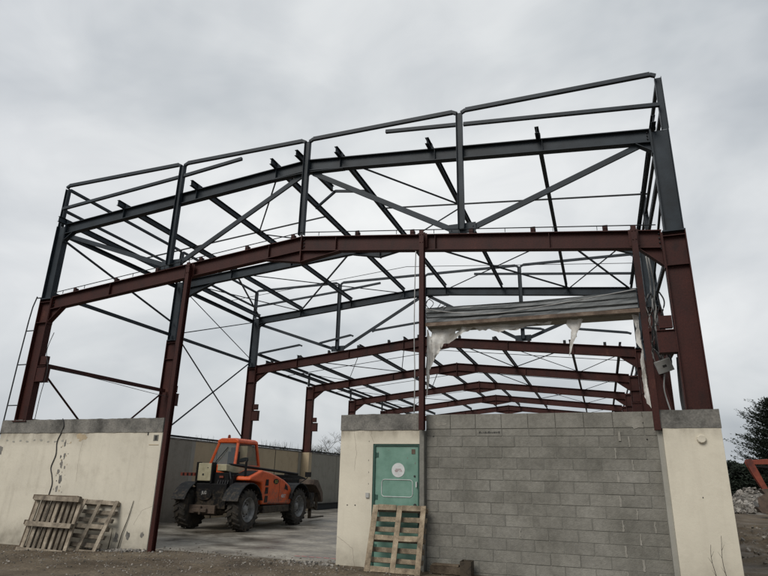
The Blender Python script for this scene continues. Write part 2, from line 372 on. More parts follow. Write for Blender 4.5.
me=bpy.data.meshes.new('ground'); me.from_pydata(g.v,[],g.f); me.polygons.foreach_set('use_smooth',[True]*len(g.f)); me.materials.append(GROUND)
go=bpy.data.objects.new('ground',me); col.objects.link(go); struct(go)
# slab inside, ragged front edge
sl=MB(); pts=[]
X=-.02
fr=[]
while X<16.4:
    fr.append((X, .12+.10*noise.noise(Vector((X*1.3,0,0)))+.05*noise.noise(Vector((X*5,2,0))))); X+=.12
fr.append((16.4,.15))
top=[(x,y) for x,y in fr]+[(16.4,34.5),(-.02,34.5)]
sl.extr(top,2,-.12,.006)
struct(sl.build('floor_slab',SLAB))

# ------------------------------------------------------------------ steel skeleton
W=16.386; D=5.34; D4=5.717
YF=[.06,D,2*D]+[2*D+D4*k for k in (1,2,3,4)]
ZER,ZRR,ZEG,ZRG,ZT=6.2044,7.0993,8.4574,9.1986,9.7041
hw=2.83
def zr(x): return ZER+(ZRR-ZER)*(1-abs(x-W/2)/(W/2))
def zg(x): return ZEG+(ZRG-ZEG)*(1-abs(x-W/2)/(W/2))
H=thing('steel_hangar_frame','tall bare steel hangar skeleton of red and slate grey portal frames without cladding','building frame',(W/2,0,0))
def part(mb,name,mat,label=None,parent=H,bevel=0): return mb.build(name,mat,parent,label,bevel=bevel)
CD=.42; CH=CD/2
for i,y in enumerate(YF):
    front=(i==0)
    for sgn in (0,1):
        def X(a): return a if sgn==0 else W-a
        z0=hw+.0
        c=MB(); c.ibeam((X(CH),y,z0),(X(CH),y,ZER-.012),CD,.19,up=(1,0,0),tf=.018,tw=.012)
        for zz in (5.52,ZER-.09): 
            c.box(min(X(.02),X(CD-.02)),max(X(.02),X(CD-.02)),y-.085,y+.085,zz-.007,zz+.007)
        C=part(c,'column',RED,'red oxide steel column')
        b=MB(); b.box(min(X(-.03),X(CD+.04)),max(X(-.03),X(CD+.04)),y-.125,y+.125,hw-.012,hw+.012)
        for dx in (.05,.34):
            for dy in(-.09,.09): b.lathe((X(dx),y+dy,hw+.012),(0,0,1),[(0,.016),(.05,.016)],6)
        part(b,'base_plate',RED,parent=C)
        # crane bracket on the inner flange
        if i<6:
            b=MB(); xa,xb=sorted((X(CD),X(CD+.30)))
            b.box(xa,xb,y-.08,y+.08,3.88,4.27); b.box(min(X(CD+.02),X(CD+.24)),max(X(CD+.02),X(CD+.24)),y-.05,y+.05,4.33,4.56)
            b.box(xa,xb,y-.11,y+.11,4.27,4.285); b.box(xa,xb,y-.11,y+.11,3.865,3.88)
            part(b,'bracket',RED,parent=C)
        if i<3:
            e=MB(); e.ibeam((X(.19),y,ZER+.004),(X(.19),y,ZEG-.004),.34,.18,up=(1,0,0),tf=.014)
            e.box(min(X(0),X(.40)),max(X(0),X(.40)),y-.1,y+.1,ZER-.008,ZER+.02)
            part(e,'column_extension',GREY,'slate grey upper length of the column',parent=C)
            if i!=1 or True:
                e=MB(); e.ibeam((X(.07),y,ZEG+.004),(X(.07),y,ZT),.13,.10,up=(1,0,0),tf=.009,tw=.008)
                part(e,'parapet_post',GREY)
        elif i>=3:
            e=MB(); e.tube4((X(.09),y,ZER+.004),(X(.09),y,6.93),.09); part(e,'eave_post',DARKGREY)
    # rafters
    def rafter(zf,dep,mat,wd,hz,lab):
        rb=MB(); h=W/2
        for s in (0,1):
            xa=CD+.012 if mat is RED else .37
            if s: a=(W-xa,y,zf(xa)-dep/2); 
            else: a=(xa,y,zf(xa)-dep/2)
            rb.ibeam(a,(h,y,zf(h)-dep/2),dep,wd,tf=.018,tw=.011)
        # web stiffeners
        for xx in (2.45,4.88,7.3,9.1,11.5,13.9):
            rb.box(xx-.005,xx+.005,y-wd/2+.01,y+wd/2-.01,zf(xx)-dep+.03,zf(xx)-.02)
        ro=part(rb,'rafter',mat,lab)
        hb=MB(); d=dep
        zb=zf(h)-d
        hb.extr([(h-1.0,zf(h-1.0)-d+.004),(h,zb+.004),(h+1.0,zf(h+1.0)-d+.004),(h+.05,zb-hz),(h-.05,zb-hz)],1,y-.006,y+.006)
        hb.tube4((h-1.0,y,zf(h-1)-d-.004),(h,y,zb-hz),wd*.95,.012); hb.tube4((h+1.0,y,zf(h+1)-d-.004),(h,y,zb-hz),wd*.95,.012)
        hb.box(h-.012,h+.012,y-wd/2-.01,y+wd/2+.01,zb-hz-.02,zf(h)+.03)
        part(hb,'apex_haunch',mat,parent=ro)
        L_,hh=(.55,.36) if mat is RED else (1.35,.42)
        if front: L_,hh=(.42,.36) if mat is RED else (.3,.2)
        if i==2 and mat is GREY: L_,hh=.3,.14
        for s in (0,1):
            hb=MB(); xa=CD if mat is RED else .36
            q=[(xa,zf(xa)-d-hh),(xa,zf(xa)-d+.004),(xa+L_,zf(xa+L_)-d+.004)]
            if s: q=[(W-a,b_) for a,b_ in q]
            hb.extr(q,1,y-.007,y+.007)
            hb.tube4((q[0][0],y,q[0][1]),(q[2][0],y,q[2][1]-.005),wd*.9,.014)
            a=q[0][0]; hb.box(min(a,a+(.02 if not s else -.02)),max(a,a+(.02 if not s else -.02)),y-wd/2,y+wd/2,q[0][1]-.05,q[1][1]+d)
            part(hb,'eave_haunch',mat,parent=ro)
    if i in (0,2,3,4,5,6): rafter(zr,.37,RED,.17,.28,'red oxide steel rafter pair')
    if i in (0,1,2): rafter(zg,.31 if i!=1 else .33,GREY,.16,.30 if i==1 else .04,'slate grey steel rafter pair')
    # cleats standing on rafter
    if i in(0,2):
        for xx in (1.19,2.6,3.95,5.3,6.66,7.94,9.63,10.97,12.3,13.59,14.98):
            cb=MB(); z=zr(xx); cb.box(xx-.05,xx+.05,y-.06,y-.05,z,z+.13); cb.box(xx-.05,xx+.05,y-.06,y+.05,z,z+.008)
            cb.box(xx+.04,xx+.05,y-.06,y+.03,z,z+.10)
            if i==0: part(cb,'purlin_cleat',RED)
            elif i<4: part(cb,'purlin_cleat',DARKGREY)
bm_=MB()
for zf,d,xs_b in ((zr,.37,(.46,W/2-.05,W/2+.05,W-.46)),(zg,.31,(.42,W/2-.05,W/2+.05,W-.42))):
    for xx in xs_b:
        for q in range(4): bm_.lathe((xx,YF[0]-.012,zf(xx)-.06-q*(d-.1)/3),(0,-1,0),[(0,.015),(.02,.015)],6)
part(bm_,'joint_bolts',DARKGREY)
# thin rod above the front rafter
rb=MB()
for s in (0,1):
    a=(.5,-.05,zr(.5)+.09); b_=(W/2,-.05,zr(W/2)+.09)
    if s: a=(W-.5,-.05,zr(.5)+.09)
    rb.tube([a,b_],.011,6)
part(rb,'sheeting_rod',DARKGREY)
rb=MB()
for s in (0,1):
    x0=6 if s==0 else W-6
    for k in range(9):
        xx=.9+k*.83+random.uniform(-.2,.2)
        if s: xx=W-xx
        rb.box(xx-.006,xx+.006,-.056,-.044,zr(xx),zr(xx)+.10)
part(rb,'rod_supports',DARKGREY)
# gable frames 1 and 3: posts, W bracing, parapet rails
def rail(mb,a,b_,wd=.09):
    mb.tube4(a,b_,wd*.75,wd)
for yi in (0,2):
    y=YF[yi]; yy=y if yi else y
    for k,xx in enumerate((4.35,W/2,12.1)):
        m_=MB(); zb=6.78 if xx!=W/2 else zr(W/2)+.02
        m_.ibeam((xx,yy-.10,zb),(xx,yy-.10,ZT),.14,.12,up=(1,0,0),tf=.01,tw=.008)
        po=part(m_,'gable_upright',GREY)
        if xx!=W/2:
            m_=MB(); m_.box(xx-.30,xx+.30,yy-.028,yy-.018,zr(xx)+.02,zr(xx)+.26)
            for q in range(4):
                m_.lathe((xx-.24+q*.16,yy-.028,zr(xx)+.12+.05*(q%2)),(0,-1,0),[(0,.014),(.018,.014)],6)
            part(m_,'gusset_plate',GREY,parent=po)
    br=[((.45,zg(.45)-.36),(4.15,zr(4.35)+.14)),((W/2-.15,zg(W/2)-.36),(4.55,zr(4.35)+.14)),((W/2+.15,zg(W/2)-.36),(11.9,zr(12.1)+.14)),((W-.55,zg(.5)-.30),(12.3,zr(12.1)+.14))]
    for a,b_ in br:
        m_=MB(); m_.tube4((a[0],yy+.03,a[1]),(b_[0],yy+.03,b_[1]),.05,.12,up=(0,0,1)); part(m_,'gable_brace',GREY)
    # top rail: level, in four lengths with small bent ends
    xs_=[.07,4.35,W/2,12.1,W-.07]
    for a,b_ in zip(xs_,xs_[1:]):
        m_=MB(); zz=ZT+.02
        m_.tube4((a+.05,yy-.10,zz-.03),(a+.16,yy-.10,zz+.03),.07,.07); m_.tube4((a+.155,yy-.10,zz+.03),(b_-.155,yy-.10,zz+.03),.075,.09); m_.tube4((b_-.16,yy-.10,zz+.03),(b_-.05,yy-.10,zz-.03),.07,.07)
        part(m_,'parapet_rail',GREY)
    for a,za,b_,zb in ((.14,9.0,4.29,9.36),(4.41,9.37,6.25,9.57),(10.3,9.57,12.04,9.40),(12.2,9.38,W-.12,8.99)):
        m_=MB(); m_.tube4((a,yy-.10,za),(b_,yy-.10,zb),.07,.08); part(m_,'sheeting_rail',GREY)
    if yi==2:
        for a,za,b_,zb in ((.5,6.78,2.7,7.05),(3.45,7.08,5.1,7.34),(5.95,7.48,8.1,7.68),(8.4,7.68,10.6,7.38),(11.1,7.3,12.9,7.1),(13.9,7.02,15.9,6.76)):
            m_=MB(); m_.tube4((a,yy-.16,za-.05),(a+.12,yy-.16,za),.06,.07); m_.tube4((a+.118,yy-.16,za),(b_-.118,yy-.16,zb),.065,.08); m_.tube4((b_-.12,yy-.16,zb),(b_,yy-.16,zb-.05),.06,.07)
            part(m_,'sheeting_rail',GREY)
# side walls: rails, ties, bracing
for sgn in (0,1):
    def X(a): return a if sgn==0 else W-a
    for b0,b1 in ((YF[0],YF[1]),(YF[1],YF[2])):
        for zz,hh,nm in ((ZT-.0,.08,'parapet_rail'),(9.0,.07,'parapet_rail')):
            m_=MB(); m_.tube4((X(.07),b0+.06,zz),(X(.07),b1-.06,zz),.07,hh); part(m_,nm,GREY)
        m_=MB(); m_.tube4((X(.12),b0+.09,6.42),(X(.12),b1-.09,6.42),.07,.10); part(m_,'tie_beam',GREY)
        m_=MB(); m_.cbeam((X(.10),b0+.09,8.27),(X(.10),b1-.09,8.27),.14,.07); part(m_,'tie_beam',GREY)
    # bay one
    m_=MB(); m_.tube4((X(.22),YF[0]+.1,4.38),(X(.22),YF[1]-.1,4.38),.08,.11); part(m_,'tie_beam',RED)
    for a,b_ in (((YF[0]+.15,4.28),(YF[1]-.2,.4)),((YF[1]-.15,4.28),(YF[0]+.3,.4))):
        m_=MB(); m_.angle((X(.2),a[0],a[1]),(X(.2)+(.01 if a[0]<1 else -.01),b_[0],b_[1]),.06); part(m_,'side_brace',RED)
    # bay two
    for (ya,za),(yb,zb),wd in (((YF[1]+.2,6.36),(YF[2]-.2,3.0),.06),((YF[2]-.2,6.36),(YF[1]+.2,3.0),.06),((YF[1]+.2,8.2),(YF[2]-.2,6.48),.035),((YF[1]+.2,6.5),(YF[2]-.2,8.2),.035)):
        m_=MB(); off=.02 if za>zb else -.02
        m_.angle((X(.2)+off,ya,za),(X(.2)+off,yb,zb),wd); part(m_,'side_brace',GREY)
    # knee from bay-one corner to the uprights
    m_=MB(); m_.tube4((X(.1),YF[0]+.1,8.12),(X(.1),YF[1]-.1,6.9),.05,.05); part(m_,'side_brace',GREY)
    # low bays
    for k in range(2,6):
        for zz in (6.9,6.34):
            m_=MB(); m_.cbeam((X(.09),YF[k]+.1,zz),(X(.09),YF[k+1]-.1,zz),.12,.06); part(m_,'tie_beam',DARKGREY)
# purlins of the raised roof
for xx in (.30,2.44,4.87,7.28,9.08,11.38,13.82,W-.30):
    m_=MB(); z=zg(xx)+.085; y0=-.24
    m_.ibeam((xx,y0,z),(xx,YF[2]+.1,z),.16,.085,tf=.009,tw=.007); 
    part(m_,'purlin',GREY)
    m_=MB(); m_.box(xx+.045,xx+.055,.0,.10,zg(xx),zg(xx)+.15); 
    part(m_,'purlin_cleat',GREY)
m_=MB(); m_.ibeam((8.02,-.30,ZRG+.075),(8.10,1.72,ZRG+.075),.16,.085,tf=.009,tw=.007); part(m_,'purlin',GREY)
for a,b_ in (((7.28,2.35),(W/2,1.7)),((W/2,1.7),(9.08,1.82))):
    m_=MB(); m_.tube4((a[0],a[1],zg(a[0])-.02),(b_[0],b_[1],zg(b_[0])-.02),.05,.07); part(m_,'roof_brace',GREY)
def rb_(pts,r=.02,z=-.04,nm='roof_brace',zf=zg):
    m_=MB(); m_.tube4((pts[0][0],pts[0][1],zf(pts[0][0])+z),(pts[1][0],pts[1][1],zf(pts[1][0])+z),r*1.6,r*1.6); part(m_,nm,DARKGREY)
# sag rods
rb_([(.2,3.1),(7.28,3.1)],.022,.06,'sag_rod'); rb_([(9.08,3.1),(W-.2,3.1)],.022,.06,'sag_rod')
rb_([(.2,8.2),(W/2,8.2)],.010,.06,'sag_rod'); rb_([(W/2,8.2),(W-.2,8.2)],.010,.06,'sag_rod')
for mir in (0,1):
    def mx(p): return (W-p[0],p[1]) if mir else p
    for a,b_,rr,z in (((7.3,.15),(4.9,3.1),.022,0),((4.9,3.1),(7.0,5.2),.018,0),((7.2,5.45),(2.5,10.6),.03,-.03),((2.5,5.45),(7.2,10.6),.018,-.07),((2.5,5.45),(.4,10.6),.03,-.03),((.4,5.45),(2.5,10.6),.018,-.07)):
        rb_([mx(a),mx(b_)],rr,z)
# purlins and rods of the low roof
lowx=(.9,2.45,5.36,7.3,9.05,11.03,13.78,15.5)
for xx in lowx:
    m_=MB(); z=zr(xx)+.085
    m_.ibeam((xx,YF[2]-.05,z),(xx,YF[6]+.1,z),.15,.085,tf=.009,tw=.007); part(m_,'purlin',DARKGREY)
for k in range(2,6):
    ym=(YF[k]+YF[k+1])/2
    rb_([(.2,ym),(W/2,ym)],.014,.05,'sag_rod',zr); rb_([(W/2,ym),(W-.2,ym)],.014,.05,'sag_rod',zr)
    for mir in (0,1):
        def mx(p): return (W-p[0],p[1]) if mir else p
        if k in (2,4):
            rb_([mx((2.45,YF[k]+.1)),mx((5.36,YF[k+1]-.1))],.02,-.02,zf=zr); rb_([mx((5.36,YF[k]+.1)),mx((2.45,YF[k+1]-.1))],.014,-.06,zf=zr)
        if k in (3,2): rb_([mx((7.3,YF[k]+.1)),mx((5.36,YF[k+1]-.1))],.02,-.02,zf=zr)
        rb_([mx((.5,YF[k]+.1)),mx((2.45,YF[k+1]-.1))],.014,-.04,zf=zr)
# red gable posts in front of the beam
for xx,z0,lab in ((5.085,-.05,'red gable post standing on the ground at the doorway'),(11.235,2.53,'red gable post beside the green door'),(15.475,2.50,'red gable post beside the right pier')):
    m_=MB(); zt=zr(xx)+.03 if xx>6 else zr(xx)-.04
    m_.ibeam((xx,-.105,z0),(xx,-.105,zt),.14,.10,up=(0,1,0),tf=.012,tw=.009)
    p_=part(m_,'gable_post',RED,lab)
    m_=MB()
    for z in ((zt-.1),(zt-.28)):
        for dx in(-.04,.04): m_.lathe((xx+dx*.7,-.176,z),(0,-1,0),[(0,.013),(.014,.013)],6)
    m_.box(xx-.09,xx+.09,-.035,-.028,zt-.36,zt-.02)
    part(m_,'fixing_plate',RED,parent=p_)

# ------------------------------------------------------------------ masonry walls
def ragged_band(x0,x1,y0,y1,z0,z1,name,parent,seed=0):
    m_=MB(); n=max(4,int((x1-x0)/.06)); vs=[]
    for k in range(n+1):
        x=x0+(x1-x0)*k/n; dz=.018*noise.fractal(Vector((x*3,seed,0)),1,2,4); dy=.008*noise.noise(Vector((x*6,seed,3)))
        db=.012*noise.fractal(Vector((x*4,seed+7,0)),1,2,4)
        vs+= [(x,y0+dy,z0+db),(x,y0+dy,z1+dz),(x,y1,z1+dz*.5),(x,y1,z0)]
    fs=[(0,1,2,3),(4*n,4*n+3,4*n+2,4*n+1)]
    for k in range(n):
        for q in range(4): fs.append((4*k+q,4*k+4+q,4*k+4+(q+1)%4,4*k+(q+1)%4))
    m_.add(vs,fs); return m_.build(name,BAND,parent)
def patch(parent,name,mat,cx,cz,rx,rz,y,seed,n=18):
    m_=MB(); vs=[]
    for k in range(n):
        t=2*math.pi*k/n; q=.72+.5*noise.noise(Vector((math.cos(t)*1.7+seed,math.sin(t)*1.7,seed)))+random.uniform(-.08,.08)
        vs.append((cx+rx*q*math.cos(t),y,cz+rz*q*math.sin(t)))
    m_.add(vs,[tuple(range(n))]); return m_.build(name,mat,parent)
# left wall
LW=thing('rendered_wall','long low cream rendered wall left of the doorway, grey concrete band on top, two pallets leaning on it','wall',(2.3,0,0))
m_=MB(); m_.box(-.38,4.88,-.02,.13,-.3,2.53); m_.build('rendered_face',CREAML,LW)
ragged_band(-.40,4.885,-.035,.15,2.53,2.86,'concrete_band',LW,1)
for k,(a,b_,rx,rz) in enumerate([(1.93,2.27,.045,.10),(1.98,1.98,.05,.09),(1.93,1.78,.06,.12),(1.88,1.60,.05,.08),(1.98,1.42,.07,.13),(1.92,1.2,.05,.1),(2.05,1.7,.03,.05),(1.86,1.95,.03,.06),(3.98,.18,.10,.14),(4.3,.25,.08,.12),(4.7,.3,.06,.09),(-.25,2.1,.1,.14)]):
    patch(LW,'plaster_loss',BAND,a,b_,rx,rz,-.0235,k*3.1)
for k in range(9):
    patch(LW,'filler_dab',SIDEW,-.1+k*.24,2.33+random.uniform(-.02,.02),.06,.03,-.0235,k*1.7+40)
for k in range(22):
    patch(LW,'plaster_loss',BAND if k%3 else SIDET,random.uniform(1.82,2.12),random.uniform(1.1,2.45),random.uniform(.008,.022),random.uniform(.012,.04),-.0232,k*1.3+70,10)
patch(LW,'damp_patch',SIDET,2.45,2.42,.22,.13,-.0225,9)
m_=MB(); m_.box(4.64,4.78,-.026,-.02,2.33,2.47); o=m_.build('vent_frame',MORTAR,LW)
m_=MB(); m_.box(4.68,4.745,-.03,-.026,2.35,2.45); m_.build('vent_hole',INK,o)
m_=MB(); m_.box(4.53,4.81,-.027,-.02,2.235,2.25); m_.build('marked_line',SIDET,LW)
m_=MB(); m_.box(4.45,4.48,-.028,-.02,2.46,2.53); m_.build('bracket_stub',INK,LW)
# centre pier with door
CP=thing('door_pier','narrow cream wall with a green door, between the doorway and the block wall','wall',(10.3,0,0))
m_=MB(); m_.box(9.46,10.18,-.02,.22,-.25,2.54); m_.box(10.18,11.17,-.02,.22,2.27,2.54); m_.build('rendered_face',CREAM,CP)
ragged_band(9.45,11.165,-.035,.24,2.54,2.86,'concrete_band',CP,2)
DR=MB(); DR.box(10.225,11.125,.02,.06,-.02,2.235); D_=DR.build('door',DOORG,CP,'faded green metal door')
m_=MB(); m_.box(10.18,10.225,-.01,.08,-.1,2.27); m_.box(11.125,11.15,-.01,.08,-.1,2.27); m_.box(10.2255,11.1245,-.01,.08,2.235,2.27); m_.build('door_frame',DOORF,CP)
m_=MB(); m_.lathe((10.71,.02,1.77),(0,-1,0),[(0,.135),(.006,.135)],40); m_.build('round_sign',WHITE,D_,'white round sign with two lines of tiny red print')
m_=MB(); random.seed(3)
for row,(zz,x0,x1) in enumerate(((1.785,10.655,10.765),(1.762,10.64,10.785),(1.742,10.65,10.78))):
    x=x0
    while x<x1:
        wd=random.uniform(.006,.012); 
        if random.random()<.9: m_.box(x,x+wd,.0125,.0138,zz-.007,zz+.007)
        x+=wd+.004
m_.build('sign_print',DGLYPH,D_)
m_=MB(); pts=[]
x0,x1,z0,z1,q=10.37,11.01,1.27,1.59,.06
def rr_pts():
    o=[]
    for cx_,cz_,a0 in ((x1-q,z1-q,0),(x0+q,z1-q,90),(x0+q,z0+q,180),(x1-q,z0+q,270)):
        for k in range(5):
            t=R(a0+k*22.5); o.append((cx_+q*math.cos(t),.014+.002*math.sin(k),cz_+q*math.sin(t)))
    o.append(o[0]); return o
m_.tube(rr_pts(),.007,5); m_.build('painted_outline',WHITE,D_)
m_=MB(); m_.box(10.985,11.06,.012,.02,2.08,2.17); m_.build('rusty_label',RUSTED,D_)
m_=MB(); m_.box(11.085,11.105,-.03,.02,1.46,1.56); m_.build('handle',WHITE,D_)
m_=MB(); m_.lathe((11.05,.02,1.66),(0,-1,0),[(0,.02),(.01,.02)],12); m_.lathe((11.06,.02,1.13),(0,-1,0),[(0,.03),(.012,.03)],12); m_.build('lock',INK,D_)
m_=MB()
for z in (.3,1.2,2.0): m_.lathe((10.228,.012,z),(0,0,1),[(0,.012),(.11,.012)],8); m_.box(10.235,10.29,.012,.0195,z+.01,z+.10)
m_.build('hinge',DOORF,D_)
for k,(a,b_,rx,rz) in enumerate(((10.33,.95,.02,.05),(10.9,2.0,.012,.02),(10.28,2.1,.012,.03),(11.06,1.9,.01,.03),(10.5,2.15,.015,.01))): patch(D_,'paint_chip',MORTAR,a,b_,rx,rz,.0185,k*2.3+1)
def crack(parent,pts,y):
    m_=MB(); P=[]; 
    for (a,b_),(c_,d_) in zip(pts,pts[1:]):
        for q in range(9): P.append((a+(c_-a)*q/9+random.uniform(-.009,.009),y,b_+(d_-b_)*q/9))
    m_.tube(P,.0018,4); m_.build('crack',RUSTED,parent)
crack(CP,[(9.75,2.53),(9.82,2.1),(9.78,1.7)],-.0205); crack(CP,[(9.47,.5),(9.62,.42),(9.8,.30),(9.86,-.05)],-.0205); crack(CP,[(10.2,2.3),(10.12,2.45),(10.14,2.53)],-.0205)
crack(LW,[(2.5,2.52),(2.45,2.0),(2.5,1.3)],-.0205); crack(LW,[(4.87,.9),(4.6,.8),(4.4,.45)],-.0205)
m_=MB(); m_.box(10.055,10.125,-.05,-.02,1.24,1.33); m_.build('switch_box',BOXG,CP)
for a,b_ in ((9.66,1.09),(9.83,1.09),(10.09,2.32),(10.09,1.95),(10.1,1.72),(10.1,1.5)):
    patch(CP,'drilled_hole',INK,a,b_,.018 if b_<1.2 else .008,.018 if b_<1.2 else .02,-.023,a*9+b_)
m_=MB(); m_.box(11.17,11.26,-.06,.2,-.2,2.53); m_.build('jamb_strip',RUSTED if False else MORTAR,CP)
# block wall
BW=thing('block_wall','bare grey concrete block wall filling the bay right of the green door','wall',(13.4,.1,0))
m_=MB(); m_.box(11.262,15.52,.085,.27,-.25,2.56); m_.build('mortar_bed',MORTAR,BW)
m_=MB(); random.seed(11); row=0; z=-.18; pale=[]
while z<2.48:
    z1_=min(z+.2,2.56); x=11.262-(0 if row%2 else .25)+random.uniform(-.02,.02)
    while x<15.52:
        a=max(x,11.264); b_=min(x+.495,15.518)
        if b_-a>.04:
            j=random.uniform(-.003,.003); c=max(0,min(1,random.gauss(.5,.24)))
            g1=.003+random.random()*.003; bz=.0035
            y0=.078+j; 
            # chamfered block face
            X0,X1,Z0,Z1=a+g1,b_-g1,z+bz,z1_-bz; e=.004
            vs=[(X0,.09,Z0),(X1,.09,Z0),(X1,.09,Z1),(X0,.09,Z1),(X0+e,y0,Z0+e),(X1-e,y0+random.uniform(-.002,.002),Z0+e),(X1-e,y0,Z1-e),(X0+e,y0,Z1-e)]
            m_.add(vs,[(0,1,5,4),(1,2,6,5),(2,3,7,6),(3,0,4,7)],c)
            ns=7; dk=random.random(); vl=[]
            for q in range(ns+1): vl.append((X0+e+(X1-X0-2*e)*q/ns,y0,Z0+e))
            for q in range(ns+1): vl.append((X0+e+(X1-X0-2*e)*q/ns,y0,Z1-e))
            for q in range(ns):
                dd=(.34*dk if q==0 else .15*dk if q==1 else .22*(1-dk) if q==ns-1 else 0)
                m_.add([vl[q],vl[q+1],vl[ns+2+q],vl[ns+1+q]],[(0,1,2,3)],max(0,c-dd))
            if random.random()<.03 or 14.55<b_<15.35 and random.random()<.8: pale.append((b_,z))
        x+=.5
    z=z1_ if row else z+.2
    row+=1
m_.build('block_face',BLOCK,BW)
m_=MB()
for (x,z) in pale:
    if x<15.42 and z<2.4:
        n=7; L_=[];R_=[]
        for k in range(n):
            zz=z+.008+.184*k/(n-1); L_.append((x-.014+random.uniform(-.009,.007),.0738,zz)); R_.append((x+.010+random.uniform(-.006,.012),.0738,zz))
        m_.add(L_+R_,[(k,k+1,n+k+1,n+k) for k in range(n-1)],random.random())
m_.build('pale_joints',LMORT,BW)
m_=MB(); x=11.264; random.seed(5)
while x<15.5:
    b_=min(x+.5,15.518); y0=.074; e=.004; X0,X1=x+.004,b_-.004
    m_.add([(X0,.09,2.563),(X1,.09,2.563),(X1,.09,2.84),(X0,.09,2.84),(X0+e,y0,2.567),(X1-e,y0,2.567),(X1-e,y0,2.836),(X0+e,y0,2.836)],[(4,5,6,7),(0,1,5,4),(1,2,6,5),(2,3,7,6),(3,0,4,7)],random.uniform(.35,.65)); x+=.5
m_.box(11.264,15.518,.0905,.27,2.563,2.842)
m_.build('top_course',BLOCK,BW)
patch(BW,'mortar_smear',LMORT,15.15,2.66,.26,.13,.0715,4)
patch(BW,'mortar_smear',LMORT,11.55,2.66,.18,.06,.0715,14)
m_=MB(); m_.box(14.83,14.87,.06,.078,2.33,2.50); m_.build('mortar_smear',LMORT,BW)
m_=MB(); random.seed(2); x=12.33
while x<12.72:
    h=random.uniform(.02,.035); wd=random.uniform(.012,.03)
    m_.box(x,x+wd,.0725,.074,2.475,2.475+h*.4); m_.box(x,x+wd*.4,.0725,.074,2.475+h*.4+.002,2.475+h); 
    if random.random()<.6: m_.box(x+wd*.6,x+wd,.0725,.074,2.478+h*.4,2.478+h*1.05)
    x+=wd+.012
m_.build('stencil_mark',INK,BW,'small smudged black factory stamp')
for a,b_ in ((11.42,2.42),(15.3,2.36)): patch(BW,'hole',INK,a,b_,.02,.02,.0715,a)
# right pier
RP=thing('corner_pier','tall smooth cream rendered corner pier with stained concrete cap at the right end','wall',(16,0,0))
m_=MB(); m_.box(15.545,16.44,-.13,.30,-.3,2.53); m_.build('rendered_face',CREAM,RP,bevel=.006)
ragged_band(15.44,16.45,-.135,.32,2.53,2.84,'concrete_band',RP,3)
m_=MB(); m_.lathe((16.12,-.13,2.35),(0,-1,0),[(0,.072),(.045,.070),(.055,.058)],10); m_.build('junction_box',CREAM,RP,smooth=False)
m_=MB(); m_.box(15.462,15.544,-.075,.08,-.3,2.50); m_.build('plaster_edge',SIDEW,RP)
patch(RP,'drilled_hole',INK,16.02,1.42,.012,.015,-.1325,1)
# side walls
SW=thing('side_wall','long low concrete panel wall behind the telehandler with grey and tan panels','wall',(-.1,18,0))
for y0,y1,mt,lab in ((.24,7.40,SIDEG,'grey panel'),(7.40,7.62,SIDEW,'whitish vertical joint'),(7.62,11.9,SIDET,'tan panel'),(11.92,15.9,SIDET,'tan panel with dark seam'),(15.92,20.6,SIDEG,None),(20.62,27.2,SIDEG,None),(27.22,34.4,SIDEG,None)):
    m_=MB(); m_.box(-.2,0+(.004 if mt is SIDEW else 0),y0,y1,-.3,2.80); m_.build('wall_panel',mt,SW,lab)
m_=MB(); m_.box(-.22,.02,.24,34.4,2.803,2.86); m_.build('coping',BAND,SW)
m_=MB(); m_.tube4((.0,.4,2.91),(.0,34,2.91),.07,.07); m_.build('top_rail',DARKGREY,SW)
for y in YF[1:]:
    m_=MB(); m_.box(.004,.44,y-.16,y+.16,-.1,2.80); m_.build('pilaster',SIDET,SW)
m_=MB(); m_.box(.002,.03,9.0,9.02,.0,2.79); m_.box(.002,.012,10.3,10.32,.0,2.79); m_.box(.002,.012,13.6,13.63,.0,2.79); m_.build('panel_seam',INK,SW)
SW2=thing('side_wall','far side low concrete panel wall hidden behind the block wall and corner pier','wall',(W+.1,18,0))
m_=MB(); m_.box(W-.14,W+.0,.33,34.4,-.3,2.80); m_.build('wall_panel',SIDEG,SW2)
m_=MB(); m_.box(W-.16,W+.02,.33,34.4,2.803,2.84); m_.build('coping',BAND,SW2)
for y in YF[1:]:
    m_=MB(); m_.box(W-.5,W-.144,y-.16,y+.16,-.1,2.80); m_.build('pilaster',SIDET,SW2)
BK=thing('back_wall','low grey concrete wall closing the far end of the hangar','wall',(W/2,34.5,0))
m_=MB(); m_.box(-.2,W+.2,34.42,34.62,-.3,2.80); m_.build('wall_panel',SIDEG,BK)
m_=MB(); m_.box(-.22,W+.22,34.40,34.64,2.803,2.86); m_.build('coping',BAND,BK)
m_=MB(); m_.ibeam((.55,17.2,.17),(.55,22.6,.17),.3,.2); tag(m_.build('steel_beam',DARKGREY),'dark steel beam lying along the foot of the grey side wall','steel beam')

# ------------------------------------------------------------------ shutter remains and membrane
SH=thing('lintel_sheeting','grey ribbed metal sheets bundled over a rusty brown lintel high between two red posts','sheeting',(13.4,0,4.6))
m_=MB(); pr=[]; zb=4.72; n=3
for k in range(n):
    z=zb+k*.105
    pr+=[(-.10,z),(-.10,z+.045),(-.080,z+.055),(-.080,z+.085)]
pr=[(y_,z) for y_,z in pr]+[(-.09,zb+n*.105),(.30,zb+n*.105+.02),(.30,zb)]
nn=36; vs=[]; x0,x1=11.32,15.40
for k in range(nn+1):
    x=x0+(x1-x0)*k/nn
    for j,(yy_,zz) in enumerate(pr):
        s_=.018*noise.noise(Vector((x*.9,j*.35,0)))+.010*noise.noise(Vector((x*3.5,j*.8,4)))
        sag=-.02*math.sin(math.pi*k/nn)
        vs.append((x,yy_+s_*1.2,zz+s_+sag))
q=len(pr); fs=[tuple(range(q)),tuple(nn*q+i for i in range(q-1,-1,-1))]
